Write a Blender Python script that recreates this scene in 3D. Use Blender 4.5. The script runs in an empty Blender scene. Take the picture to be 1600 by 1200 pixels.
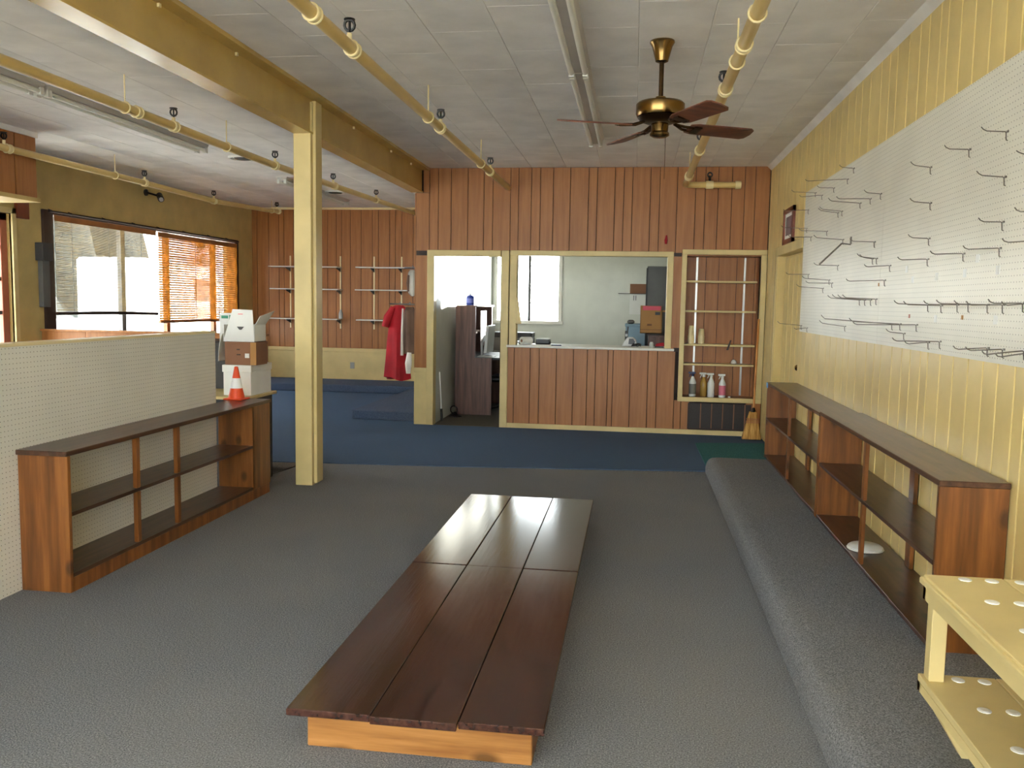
import bpy, bmesh, math, random
from mathutils import Vector, Matrix
random.seed(7)
S = bpy.context.scene
COL = S.collection
# ------------------------------------------------------------------ camera
FPX, PITCH, YAW, ROLL = 1344.38, -0.0943, 0.1399, 0.0171
cd = bpy.data.cameras.new('camera'); cam = bpy.data.objects.new('camera', cd); COL.objects.link(cam)
cd.sensor_width = 36.0; cd.lens = FPX / 1600 * 36; cd.clip_start = 0.05; cd.clip_end = 300
f0 = Vector((-math.sin(YAW), math.cos(YAW), 0)); r0 = Vector((math.cos(YAW), math.sin(YAW), 0)); u0 = Vector((0, 0, 1))
fw = math.cos(PITCH) * f0 + math.sin(PITCH) * u0; up = -math.sin(PITCH) * f0 + math.cos(PITCH) * u0
rt = math.cos(ROLL) * r0 + math.sin(ROLL) * up; up = -math.sin(ROLL) * r0 + math.cos(ROLL) * up
cam.matrix_world = Matrix(((rt.x, up.x, -fw.x, 0), (rt.y, up.y, -fw.y, 0), (rt.z, up.z, -fw.z, 1.5), (0, 0, 0, 1)))
S.camera = cam
# ------------------------------------------------------------------ sky, sun, daylight portals, exposure
SKY = 5.0
w = bpy.data.worlds.new('sky'); S.world = w; w.use_nodes = True
bg = w.node_tree.nodes['Background']; bg.inputs[0].default_value = (0.91, 0.955, 1.0, 1); bg.inputs[1].default_value = SKY
sd = bpy.data.lights.new('sun_offscreen', 'SUN'); sd.energy = 14; sd.angle = math.radians(3.5); sd.color = (1, .95, .86)
so = bpy.data.objects.new('sun_offscreen', sd); COL.objects.link(so)
so.rotation_euler = Vector((-.28, -1, -.07)).to_track_quat('-Z', 'Y').to_euler()
vs = S.view_settings; vs.view_transform = 'Standard'; vs.look = 'None'; vs.gamma = 1; vs.use_curve_mapping = False
vs.exposure = 1.8
# ------------------------------------------------------------------ materials
def srgb(c):
    return tuple(((v / 255) / 12.92 if v / 255 < .04045 else ((v / 255 + .055) / 1.055) ** 2.4) for v in c) + (1,)
class Mat:
    def __init__(s, name, col, rough=.6, metal=0, spec=.5):
        s.m = bpy.data.materials.new(name); s.m.use_nodes = True; s.n = s.m.node_tree.nodes; s.l = s.m.node_tree.links
        s.b = s.n['Principled BSDF']; s.col = srgb(col)
        s.b.inputs['Base Color'].default_value = s.col; s.b.inputs['Roughness'].default_value = rough
        s.b.inputs['Metallic'].default_value = metal; s.b.inputs['Specular IOR Level'].default_value = spec
    def node(s, t, **k):
        n = s.n.new(t)
        for a, b in k.items(): setattr(n, a, b)
        return n
    def coords(s, scale=(1, 1, 1), rnd=True):
        tc = s.node('ShaderNodeTexCoord'); mp = s.node('ShaderNodeMapping'); mp.inputs['Scale'].default_value = scale
        if rnd:
            oi = s.node('ShaderNodeObjectInfo'); mu = s.node('ShaderNodeMath', operation='MULTIPLY'); mu.inputs[1].default_value = 37.0
            ad = s.node('ShaderNodeVectorMath', operation='ADD')
            s.l.new(oi.outputs['Random'], mu.inputs[0]); s.l.new(tc.outputs['Object'], ad.inputs[0]); s.l.new(mu.outputs[0], ad.inputs[1])
            s.l.new(ad.outputs[0], mp.inputs['Vector'])
        else: s.l.new(tc.outputs['Object'], mp.inputs['Vector'])
        return mp.outputs[0]
    def noise(s, vec, scale, detail=3, rough=.5):
        n = s.node('ShaderNodeTexNoise'); n.inputs['Scale'].default_value = scale; n.inputs['Detail'].default_value = detail
        n.inputs['Roughness'].default_value = rough; s.l.new(vec, n.inputs['Vector']); return n.outputs['Fac']
    def ramp(s, fac, stops):
        r = s.node('ShaderNodeValToRGB'); e = r.color_ramp.elements
        while len(e) < len(stops): e.new(.5)
        for i, (p, c) in enumerate(stops): e[i].position = p; e[i].color = srgb(c)
        s.l.new(fac, r.inputs[0]); return r.outputs[0]
    def mix(s, fac, a, b, mode='MIX'):
        m = s.node('ShaderNodeMix', data_type='RGBA', blend_type=mode)
        for sock, v in ((m.inputs[0], fac), (m.inputs[6], a), (m.inputs[7], b)):
            if isinstance(v, (int, float)): sock.default_value = v
            elif isinstance(v, tuple): sock.default_value = v
            else: s.l.new(v, sock)
        return m.outputs[2]
    def bump(s, fac, strength=.2, dist=.01):
        b = s.node('ShaderNodeBump'); b.inputs['Strength'].default_value = strength; b.inputs['Distance'].default_value = dist
        s.l.new(fac, b.inputs['Height']); s.l.new(b.outputs[0], s.b.inputs['Normal'])
    def color(s, out): s.l.new(out, s.b.inputs['Base Color'])
def plain(name, col, rough=.6, metal=0, spec=.5, var=.06):
    m = Mat(name, col, rough, metal, spec)
    if var:
        v = m.coords(); n = m.noise(v, 3.0, 4)
        lo = tuple(max(0, c * (1 - var)) for c in col); hi = tuple(min(255, c * (1 + var)) for c in col)
        m.color(m.ramp(n, [(.3, lo), (.7, hi)]))
    return m.m
def wood(name, dark, mid, light, axis='y', rough=.4, spec=.5, grain=1.0, knots=True, bump=.15, coat=0):
    m = Mat(name, mid, rough, 0, spec)
    sc = {'x': (.9, 14, 14), 'y': (14, .9, 14), 'z': (14, 14, .9)}[axis]
    v = m.coords(sc); n = m.noise(v, 1.6 * grain, 5, .6); c = m.ramp(n, [(.36, dark), (.5, mid), (.64, light)])
    v2 = m.coords((1, 1, 1)); n2 = m.noise(v2, 1.3, 2); c = m.mix(m.ramp(n2, [(.35, (0, 0, 0)), (.7, (120, 120, 120))]), c, srgb(dark))
    oi = m.node('ShaderNodeObjectInfo'); c = m.mix(m.ramp(oi.outputs['Random'], [(0, (150, 150, 150)), (1, (60, 60, 60))]), c, m.mix(.5, c, srgb(light)))
    if knots:
        vo = m.node('ShaderNodeTexVoronoi', voronoi_dimensions='2D'); vo.inputs['Scale'].default_value = 2.4
        ks = {'x': (.8, 1.5, 1.5), 'y': (1.7, .9, 1.5), 'z': (1.7, 1.5, 1.0)}[axis]
        kv = m.coords(ks); sp = m.node('ShaderNodeSeparateXYZ'); cb = m.node('ShaderNodeCombineXYZ'); m.l.new(kv, sp.inputs[0])
        m.l.new(sp.outputs[0], cb.inputs[0]); m.l.new(sp.outputs[1 if axis == 'y' else 2], cb.inputs[1]); m.l.new(cb.outputs[0], vo.inputs['Vector'])
        c = m.mix(m.ramp(vo.outputs['Distance'], [(.05, (215, 215, 215)), (.12, (0, 0, 0))]), c, srgb(tuple(x * .45 for x in dark)))
    m.color(c); m.bump(n, bump, .004)
    if coat: m.b.inputs['Coat Weight'].default_value = coat; m.b.inputs['Coat Roughness'].default_value = .18
    return m.m
def carpet(name, a, b, c, scale=170, tan=None):
    m = Mat(name, b, .95, 0, .15); v = m.coords(rnd=False)
    n = m.noise(v, scale, 2, .7); n2 = m.noise(v, 1.4, 4, .6); n3 = m.noise(v, 60, 2, .6)
    col = m.ramp(n, [(.3, a), (.5, b), (.72, c)])
    col = m.mix(m.ramp(n3, [(.4, (0, 0, 0)), (.7, (90, 90, 90))]), col, srgb(a))
    col = m.mix(m.ramp(n2, [(.35, (0, 0, 0)), (.75, (70, 70, 70))]), col, srgb(c))
    if tan:
        n4 = m.noise(v, .45, 3, .5); col = m.mix(m.ramp(n4, [(.42, (0, 0, 0)), (.62, (110, 110, 110))]), col, srgb(tan))
    m.color(col); m.bump(n, .5, .006); return m.m
def pegmat(name, col, ax):
    m = Mat(name, col, .42, 0, .4); tc = m.node('ShaderNodeTexCoord'); sx = m.node('ShaderNodeSeparateXYZ'); m.l.new(tc.outputs['Object'], sx.inputs[0])
    d = []
    for k in ax:
        a = m.node('ShaderNodeMath', operation='DIVIDE'); a.inputs[1].default_value = .0254; m.l.new(sx.outputs[k], a.inputs[0])
        f = m.node('ShaderNodeMath', operation='FRACT'); m.l.new(a.outputs[0], f.inputs[0])
        s_ = m.node('ShaderNodeMath', operation='SUBTRACT'); m.l.new(f.outputs[0], s_.inputs[0]); s_.inputs[1].default_value = .5
        p = m.node('ShaderNodeMath', operation='POWER'); m.l.new(s_.outputs[0], p.inputs[0]); p.inputs[1].default_value = 2; d.append(p.outputs[0])
    s_ = m.node('ShaderNodeMath', operation='ADD'); m.l.new(d[0], s_.inputs[0]); m.l.new(d[1], s_.inputs[1])
    lt = m.node('ShaderNodeMath', operation='LESS_THAN'); m.l.new(s_.outputs[0], lt.inputs[0]); lt.inputs[1].default_value = .0088
    n = m.noise(m.coords(rnd=False), 2.2, 3); c = m.ramp(n, [(.3, tuple(x * .95 for x in col)), (.7, col)])
    m.color(m.mix(lt.outputs[0], c, srgb((92, 82, 66)))); return m.m  # holes are flat dots; the shade inside them is put into the colour
def glassmat():
    m = bpy.data.materials.new('window_glass'); m.use_nodes = True; n = m.node_tree.nodes; l = m.node_tree.links
    n.remove(n['Principled BSDF']); t = n.new('ShaderNodeBsdfTransparent'); g = n.new('ShaderNodeBsdfGlossy'); g.inputs['Roughness'].default_value = .02
    t.inputs[0].default_value = (.95, .97, .96, 1)
    mx = n.new('ShaderNodeMixShader'); mx.inputs[0].default_value = .04
    l.new(t.outputs[0], mx.inputs[1]); l.new(g.outputs[0], mx.inputs[2]); l.new(mx.outputs[0], n['Material Output'].inputs[0]); return m
def clothlike(name, col, trans=.5):
    m = Mat(name, col, .8, 0, .2); v = m.coords((1, 1, 1)); n = m.noise(v, 9, 3)
    cc = m.ramp(n, [(.3, tuple(x * .82 for x in col)), (.7, col)]); m.color(cc)
    t = m.node('ShaderNodeBsdfTranslucent'); m.l.new(cc, t.inputs[0]); mx = m.node('ShaderNodeMixShader'); mx.inputs[0].default_value = trans
    o = m.n['Material Output']; m.l.new(m.b.outputs[0], mx.inputs[1]); m.l.new(t.outputs[0], mx.inputs[2]); m.l.new(mx.outputs[0], o.inputs[0]); return m.m

YEL = plain('cream_yellow_paint', (218, 196, 136), .45, var=.05)
YELW = plain('yellow_wall_paint', (202, 176, 112), .55, var=.06)
YELB = plain('yellow_board_paint', (224, 198, 130), .38, var=.05)
BEAM = plain('yellow_beam_paint', (204, 172, 100), .22, var=.05)
PIPE = plain('cream_pipe_paint', (222, 190, 120), .3, var=.04)
RING = plain('pale_cream_paint', (240, 222, 170), .35, var=.03)
WHT = plain('white_paint', (232, 230, 222), .5, var=.03)
CEIL = plain('ceiling_tile_white', (240, 236, 233), .7, var=.04)
OFFW = plain('office_wall_paint', (214, 216, 206), .4, var=.03)
PANEL = wood('wood_panelling', (154, 97, 48), (165, 106, 54), (174, 115, 61), 'z', .42, .4, 1.1, False, .08)
GROOVE = plain('groove_dark', (34, 18, 10), .8, var=0)
STAIN = wood('dark_stained_pine', (54, 34, 24), (78, 50, 36), (98, 68, 48), 'y', .28, .5, 1.0, True, .12)
BENCHM = wood('red_brown_stain', (46, 27, 22), (64, 38, 31), (82, 52, 42), 'y', .14, .7, 2.2, True, .09)
PINE = wood('honey_pine', (94, 54, 22), (124, 74, 32), (150, 94, 44), 'z', .35, .5, .8, True, .15)
PINEX = wood('honey_pine_rail', (130, 82, 38), (164, 112, 58), (186, 134, 78), 'x', .3, .5, .8, True, .15)
DESK = wood('brown_desk_veneer', (74, 44, 34), (98, 62, 48), (118, 78, 60), 'z', .4, .5, 1, False, .1)
GCARP = carpet('grey_carpet', (66, 69, 73), (120, 122, 126), (164, 165, 166), tan=(166, 154, 136))
BCARP = carpet('blue_carpet', (50, 66, 88), (76, 98, 126), (106, 128, 156))
TCARP = carpet('teal_carpet', (34, 78, 84), (58, 112, 120), (88, 146, 150))
DCARP = carpet('navy_carpet', (52, 64, 84), (80, 94, 118), (112, 126, 146))
OCARP = carpet('brown_office_carpet', (62, 58, 54), (96, 90, 82), (124, 118, 108))
PEGR = pegmat('pegboard_right', (240, 236, 222), (1, 2)); PEGL = pegmat('pegboard_left', (236, 232, 220), (1, 2))
GLASS = glassmat()
BRASS = plain('antique_brass', (128, 102, 62), .22, 1, var=.05); BRASSD = plain('dark_brass', (70, 52, 30), .35, .9, var=0)
BLADE = wood('fan_blade_walnut', (70, 36, 24), (104, 58, 40), (128, 76, 54), 'x', .4, .5, 1, False, .05)
STEEL = plain('bright_steel', (170, 168, 164), .3, .9, var=0); WIRE = plain('dark_wire', (112, 104, 96), .35, .85, var=0)
BLACK = plain('black_plastic', (24, 24, 26), .4, var=0); DGREY = plain('dark_grey', (58, 58, 60), .5, var=.05); DKBR = plain('dark_brown_paint', (58, 38, 28), .6, var=.05)
GREYM = plain('grey_cabinet', (98, 98, 96), .5, var=.08); SILV = plain('silver_plastic', (190, 192, 190), .35, var=.02)
CARD = plain('cardboard', (186, 138, 84), .8, var=.06); CARDD = plain('brown_carton', (134, 92, 66), .7, var=.06); PAPER = plain('white_card', (238, 238, 234), .6, var=.02)
BAMB = clothlike('bamboo_reeds', (218, 170, 92), .42); BAMP = clothlike('pale_bamboo_reeds', (196, 178, 140), .35); BAMH = plain('bamboo_header', (176, 112, 58), .6, var=.1)
RED = plain('red_cloth', (176, 22, 36), .8, var=.15); PLAST = plain('clear_bag_plastic', (214, 206, 196), .25, var=.1); BRCL = plain('brown_cloth', (110, 84, 70), .9, var=.15)
ORNG = plain('orange_cone', (240, 84, 40), .5, var=.03); PINK = plain('pink_paper', (244, 110, 130), .7, var=.03); BLUE = plain('blue_label', (40, 66, 170), .3, var=.05)
GREEN = plain('green_print', (70, 150, 120), .6, var=0); STRAW = wood('broom_straw', (150, 104, 50), (196, 146, 78), (222, 178, 108), 'z', .8, .2, 2.5, False, .3)
HANDLE = wood('broom_handle', (170, 100, 40), (206, 136, 62), (222, 160, 88), 'z', .4, .5, 1, False, .1)
AMBER = plain('amber_liquid', (176, 140, 70), .25, var=.05); PINKL = plain('pink_label', (222, 120, 140), .5, var=.05); GREYL = plain('grey_label', (110, 108, 100), .5, var=.1); NAVY = plain('navy_plastic', (30, 36, 84), .4, var=0)
MINT = plain('pale_blue_plastic', (130, 160, 180), .5, var=.05); PHOTO = plain('photo_print', (96, 84, 92), .4, var=.5); MAHOG = plain('mahogany_frame', (120, 52, 26), .35, var=.1)
CONC = plain('exterior_concrete', (230, 226, 218), .9, var=.05); HILL = plain('brown_scrub', (44, 47, 44), 1, var=.25); BRIGHTW = plain('white_vehicle', (240, 240, 240), .3, var=0); TYRE = plain('tyre', (30, 30, 30), .8, var=0)
TAPE = plain('blue_tape', (110, 170, 220), .6, var=0); YELLOWP = plain('yellow_toy', (236, 214, 120), .5, var=0); REFL = plain('white_collar', (250, 250, 250), .4, var=0); TUBE = plain('fluorescent_tube', (236, 234, 224), .3, var=0); FIXT = plain('fixture_enamel', (196, 190, 184), .35, var=.03); PINKF = plain('rusty_red_frame', (170, 96, 72), .5, var=.05)

# ------------------------------------------------------------------ mesh builder
class M:
    def __init__(s): s.v = []; s.f = []
    def add(s, v, f):
        n = len(s.v); s.v += [tuple(p) for p in v]; s.f += [tuple(i + n for i in q) for q in f]; return s
    def box(s, x0, y0, z0, x1, y1, z1):
        x0, x1 = sorted((x0, x1)); y0, y1 = sorted((y0, y1)); z0, z1 = sorted((z0, z1))
        return s.add([(x0, y0, z0), (x1, y0, z0), (x1, y1, z0), (x0, y1, z0), (x0, y0, z1), (x1, y0, z1), (x1, y1, z1), (x0, y1, z1)],
                     [(3, 2, 1, 0), (4, 5, 6, 7), (0, 1, 5, 4), (1, 2, 6, 5), (2, 3, 7, 6), (3, 0, 4, 7)])
    def hexa(s, p): return s.add(p, [(3, 2, 1, 0), (4, 5, 6, 7), (0, 1, 5, 4), (1, 2, 6, 5), (2, 3, 7, 6), (3, 0, 4, 7)])
    def tube(s, pts, r, n=8, cap=True):
        pts = [Vector(p) for p in pts]; rs = r if isinstance(r, (list, tuple)) else [r] * len(pts); V = []; F = []
        prev = None
        for i, p in enumerate(pts):
            d = (pts[min(i + 1, len(pts) - 1)] - pts[max(i - 1, 0)]).normalized()
            a = prev if prev is not None else (Vector((0, 0, 1)) if abs(d.z) < .9 else Vector((1, 0, 0)))
            a = (a - d * a.dot(d)).normalized(); b = d.cross(a); prev = a
            V += [p + rs[i] * (math.cos(t) * a + math.sin(t) * b) for t in (2 * math.pi * k / n for k in range(n))]
        for i in range(len(pts) - 1):
            for k in range(n): F.append((i * n + k, i * n + (k + 1) % n, (i + 1) * n + (k + 1) % n, (i + 1) * n + k))
        if cap: F.append(tuple(range(n - 1, -1, -1))); F.append(tuple((len(pts) - 1) * n + k for k in range(n)))
        return s.add(V, F)
    def lathe(s, prof, c=(0, 0, 0), n=20):
        V = [(c[0] + r * math.cos(2 * math.pi * k / n), c[1] + r * math.sin(2 * math.pi * k / n), c[2] + z) for r, z in prof for k in range(n)]
        F = [(i * n + k, i * n + (k + 1) % n, (i + 1) * n + (k + 1) % n, (i + 1) * n + k) for i in range(len(prof) - 1) for k in range(n)]
        F.append(tuple(range(n - 1, -1, -1))); F.append(tuple((len(prof) - 1) * n + k for k in range(n))); return s.add(V, F)
    def prism(s, poly, ax, a, b):
        def pt(p, t): return {'x': (t, p[0], p[1]), 'y': (p[0], t, p[1]), 'z': (p[0], p[1], t)}[ax]
        n = len(poly); return s.add([pt(p, a) for p in poly] + [pt(p, b) for p in poly], [tuple(range(n - 1, -1, -1)), tuple(range(n, 2 * n))] + [(k, (k + 1) % n, n + (k + 1) % n, n + k) for k in range(n)])
    def ring(s, c, axis, R, r, n=16, m=6):
        c = Vector(c); ax = Vector(axis).normalized(); a = Vector((0, 0, 1)) if abs(ax.z) < .9 else Vector((1, 0, 0)); a = (a - ax * a.dot(ax)).normalized(); b = ax.cross(a); V = []; F = []
        for i in range(n):
            t = 2 * math.pi * i / n; d = math.cos(t) * a + math.sin(t) * b
            V += [c + d * (R + r * math.cos(2 * math.pi * j / m)) + ax * r * math.sin(2 * math.pi * j / m) for j in range(m)]
        for i in range(n):
            for j in range(m): F.append((i * m + j, ((i + 1) % n) * m + j, ((i + 1) % n) * m + (j + 1) % m, i * m + (j + 1) % m))
        return s.add(V, F)
    def build(s, name, mat, parent=None, bevel=0, smooth=False, kind=None):
        me = bpy.data.meshes.new(name); me.from_pydata(s.v, [], s.f)
        bm = bmesh.new(); bm.from_mesh(me)
        bmesh.ops.recalc_face_normals(bm, faces=bm.faces)
        if bevel: bmesh.ops.bevel(bm, geom=list(bm.edges), offset=bevel, segments=1, affect='EDGES', profile=.5, clamp_overlap=True)
        bm.to_mesh(me); bm.free()
        if smooth:
            for p in me.polygons: p.use_smooth = True
            try: me.set_sharp_from_angle(angle=math.radians(40))
            except Exception: pass
        me.materials.append(mat); o = bpy.data.objects.new(name, me); COL.objects.link(o)
        if parent is not None: attach(o, parent)
        if kind: o['kind'] = kind
        return o
def wloc(p):
    t = p.location.copy()
    return t
def attach(o, parent):
    o.parent = parent
    base = parent.get('_base')
    b = Vector(base) if base is not None else Vector((0, 0, 0))
    o.matrix_parent_inverse = Matrix.Translation(-b)
BASES = {}
def thing(name, label, cat, base=(0, 0, 0), group=None):
    o = bpy.data.objects.new(name, None); COL.objects.link(o); o.empty_display_size = .05; o.location = base
    o['label'] = label; o['category'] = cat
    if group: o['group'] = group
    o['_base'] = list(base); return o
def tag(o, label, cat, group=None):
    o['label'] = label; o['category'] = cat
    if group: o['group'] = group
    return o
def struct(o): o['kind'] = 'structure'; return o
def part(parent, name, mat, *boxes, bevel=0):
    m = M()
    for b in boxes: m.box(*b)
    return m.build(name, mat, parent, bevel)

XR, YB, YF, XL, ZC = 1.47, 10.148, 14.4, -6.657, 3.07
YS = -2.9          # street front behind the camera
XO = -2.40         # inner face of the office side wall
# ------------------------------------------------------------------ shell
floor = struct(M().box(XL - .2, YS, -.1, XR + .2, 7.7, 0).box(XL - .2, 7.7, -.1, XR + .2, YF + .2, -.004).build('floor', GCARP))
ceil = struct(M().box(XL - .2, YS - .2, 3.084, XR + .2, YF + .2, 3.25).build('ceiling', CEIL))
def tiles(x0, x1, ya, yb, xanchor=.38):
    w_, L = .405, .82; k0 = math.floor((x0 - xanchor) / w_); k1 = math.ceil((x1 - xanchor) / w_)
    for k in range(k0, k1):
        a, b = max(x0, xanchor + k * w_), min(x1, xanchor + (k + 1) * w_)
        if b - a < .03: continue
        y = (5.10 if k % 2 == 0 else 5.51) - 4 * L   # staggered courses
        while y < yb:
            c, d = max(ya, y), min(yb, y + L); y += L
            if d - c < .03: continue
            t = M().box(a + .0003, c + .0003, ZC, b - .0003, d - .0003, 3.085).build('ceiling_tile', CEIL, ceil, bevel=.0035)
tiles(-2.49, XR, 3.2, YB)
tiles(XL, -2.70, 3.6, YF)
# right wall: backing with a door recess, and grooved boards
D0, D1 = 8.06, 9.42
struct_r = M().box(XR + .008, YS, 0, XR + .25, D0, 3.1).box(XR + .008, D1, 0, XR + .25, YB + .12, 3.1).box(XR + .008, D0, 2.03, XR + .25, D1, 3.1).box(XR + .13, D0, 0, XR + .25, D1, 2.03)
wr = struct(struct_r.build('wall_right', YELB))
seams = [YS]; pat = [.15, .21, .19, .14, .2, .16, .18, .15, .22]; i = 0; y = 2.6
seams = [YS, -1.0, .2, 1.2, 1.7, 2.1, 2.45, 2.75, 3.0, 3.2, 3.34, 3.476, 3.575, 3.738, 3.89, 4.055, 4.236, 4.411, 4.588, 4.70, 4.866, 5.014, 5.202, 5.421, 5.572, 5.751, 6.002, 6.211]
pat = [.16, .21, .2, .15, .25, .18]; y = 6.211; k = 0
while y < YB - .1: y += pat[k % 6]; k += 1; seams.append(min(y, YB))
for a, b in zip(seams[:-1], seams[1:]):
    if b - a < .02: continue
    spans = [(0.0, ZC)]
    if b > D0 + .01 and a < D1 - .01:
        aa, bb = a, b
        if a < D0: M().box(XR, a + .004, 0, XR + .01, D0, ZC).build('board', YELB, wr); a = D0
        if b > D1: M().box(XR, D1, 0, XR + .01, b - .004, ZC).build('board', YELB, wr); b = D1
        spans = [(2.03, ZC)]
    for z0, z1 in spans: M().box(XR, a + .004, z0, XR + .01, b - .004, z1).build('board', YELB, wr, bevel=.003)
struct(M().prism([(XR - .045, ZC), (XR, ZC - .045), (XR, ZC)], 'y', 2.0, YB).build('trim_1', CEIL))
# door in the right wall
dr = struct(M().box(XR + .085, D0 + .01, .15, XR + .125, D1 - .01, 2.025).build('door_1', YELB))
for j, (a, b) in enumerate([(8.09, 8.30), (8.32, 8.62), (8.64, 8.86), (8.88, 9.12), (9.14, 9.39)]): part(dr, 'door_board', YELB, (XR + .075, a, .16, XR + .086, b, 2.01), bevel=.003)
M().lathe([(.0, 0), (.028, .002), (.028, .012), (.012, .02), (.012, .04), (.026, .05), (.028, .065), (.016, .078), (0, .08)], n=16).build('door_knob', BRASS, dr, smooth=True)
kn = dr.children[-1]; kn.matrix_parent_inverse = Matrix.Identity(4); kn.rotation_euler = (0, -math.pi / 2, 0); kn.location = (XR + .075, 8.15, .95)
struct(M().box(XR - .015, D1, 0, XR, D1 + .09, 2.1).box(XR - .015, D0 - .02, 2.03, XR, D1 + .09, 2.12).build('trim_2', YEL, bevel=.003))
# left wall with a window opening and a glazed door opening
W0, W1, WZ0, WZ1 = 9.13, 13.72, .85, 2.43
L0, L1, LZ = 7.45, 8.50, 2.36
m = M(); X0, X1 = XL - .2, XL
m.box(X0, YS, 0, X1, L0, 3.1).box(X0, L0, LZ, X1, L1, 3.1).box(X0, L1, 0, X1, W0, 3.1).box(X0, W0, 0, X1, W1, WZ0).box(X0, W0, WZ1, X1, W1, 3.1).box(X0, W1, 0, X1, YF + .2, 3.1)
struct(m.build('wall_left', YELW))
# far wall behind the clothes corner and office
OW0, OW1, OZ0, OZ1 = -2.30, -1.27, 1.20, 2.42
m = M().box(XL, YF + .008, 0, -2.62, YF + .2, 3.1).box(-2.62, YF, 0, OW0, YF + .2, 3.1).box(OW0, YF, 0, OW1, YF + .2, OZ0).box(OW0, YF, OZ1, OW1, YF + .2, 3.1).box(OW1, YF, 0, XR + .2, YF + .2, 3.1)
wb = struct(m.build('wall_far', OFFW))
part(wb, 'groove_backing', GROOVE, (XL, YF + .004, .66, -2.62, YF + .0085, ZC))
fs = [XL, -6.559, -6.347, -6.16, -6.067, -5.892, -5.74, -5.60, -5.45, -5.279, -5.123, -5.027, -4.871, -4.68, -4.48, -4.374, -4.176, -4.074, -3.962, -3.765, -3.6, -3.45, -3.2, -3.0, -2.82, -2.62]
for a, b in zip(fs[:-1], fs[1:]): part(wb, 'board', PANEL, (a + .004, YF - .006, .66, b - .004, YF + .006, ZC))
part(wb, 'wainscot', YEL, (XL, YF - .004, .0, -2.62, YF + .01, .62)); part(wb, 'chair_rail', YEL, (XL, YF - .025, .60, -2.62, YF + .01, .665), bevel=.004)
struct(M().box(XL, YF - .03, ZC - .035, -2.62, YF, ZC).build('trim_3', RING, bevel=.004))
ow = M().box(-4.875, YF - .012, .31, -4.80, YF - .004, .42).build('outlet_plate', STEEL); tag(ow, 'small dark wall outlet plate on the yellow wainscot', 'outlet')
# partition wall (panelled) with door opening, pass-through, recessed cabinet
PT = .11
PW0 = -2.62
m = M()
YP0, YP1 = YB + .008, YB + PT
m.box(PW0, YP0, 0, XO, YP1, 3.1)                    # pillar
m.box(XO, YP0, 2.06, -1.585, YP1, 3.1)              # over door
m.box(-1.585, YP0, 0, -1.40, YP1, 3.1)              # post
m.box(-1.40, YP0, 2.06, .36, YP1, 3.1)              # over hatch
m.box(-1.40, YP0, 0, .36, YP1, .96)                 # under hatch
m.box(.36, YP0, 0, .57, YP1, 3.1)
m.box(.57, YP0, 2.08, 1.40, YP1, 3.1).box(.57, YP0, 0, 1.40, YP1, .44).box(1.40, YP0, 0, XR + .01, YP1, 3.1)
wp = struct(m.build('wall_partition', GROOVE))
ps = [PW0, -2.457, -2.348, -2.193, -1.992, -1.8, -1.693, -1.483, -1.388, -1.237, -1.131, -.981, -.783, -.571, -.471, -.269, -.166, -.067, .137, .242, .44, .645, .752, .895, 1.047, 1.189, 1.305, XR - .005]
for a, b in zip(ps[:-1], ps[1:]):
    z0 = 2.10
    if a < -2.47: part(wp, 'board', PANEL, (a + .003, YB, .69, b - .003, YB + .012, 2.78)); continue
    part(wp, 'board', PANEL, (a + .003, YB, z0, b - .003, YB + .012, ZC), bevel=.002)
ls = [-1.49, -1.409, -1.216, -1.106, -.902, -.701, -.538, -.44, -.296, -.235, -.032, .171, .277, .482, .562, .66]
for a, b in zip(ls[:-1], ls[1:]):
    if b <= .49: part(wp, 'board', PANEL, (a + .003, YB, .055, b - .003, YB + .012, .985), bevel=.002)
    elif a < .49: part(wp, 'board', PANEL, (a + .003, YB, .055, b - .003, YB + .012, .4), bevel=.002)
    else: part(wp, 'board', PANEL, (a + .003, YB, .055, b - .003, YB + .012, .4), bevel=.002)
part(wp, 'board', PANEL, (.42, YB, .985, .525, YB + .012, 2.10), bevel=.002)
part(wp, 'board', PANEL, (1.30, YB, .055, XR - .005, YB + .012, .4), bevel=.002)
part(wp, 'wainscot', YEL, (PW0, YB - .006, 0, -2.47, YB + .01, .65)); part(wp, 'chair_rail', YEL, (PW0 - .01, YB - .02, .64, -2.465, YB + .01, .695), bevel=.004)
part(wp, 'end_cap', PANEL, (PW0 - .012, YB, .69, PW0, YP1, 2.78)); part(wp, 'end_cap', YEL, (PW0 - .012, YB, 0, PW0, YP1, .69))
part(wp, 'board', PANEL, (-2.53, YB, 2.785, -2.46, YB + .012, ZC)); part(wp, 'dark_rail', DKBR, (-2.61, YB - .012, 2.045, -2.478, YB, 2.10)); part(wp, 'dark_rail', DKBR, (.425, YB - .012, 2.06, .515, YB, 2.10)); part(wp, 'dark_rail', DKBR, (.455, YB - .012, .965, .53, YB, 1.01))
wside = M().box(PW0, YP1, 0, XO, YF, 3.1); struct(wside.build('wall_office', OFFW))
struct(M().box(XO, YB - .025, 2.04, -1.585, YP1 + .01, 2.11).box(-2.475, YB - .025, 0, XO + .01, YP1 + .01, 2.11).box(-1.575, YB - .025, 0, -1.485, YP1 + .01, 2.11).build('trim_4', YEL, bevel=.004))
struct(M().box(-1.475, YB - .025, 2.055, .425, YP1 + .01, 2.113).box(-1.475, YB - .02, 1.0, -1.39, YP1 + .01, 2.06).box(.355, YB - .02, 1.0, .425, YP1 + .01, 2.06).build('trim_5', YEL, bevel=.004))
struct(M().box(-1.49, YB - .018, 0, 1.36, YB, .062).build('baseboard_back', YEL, bevel=.003))
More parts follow.
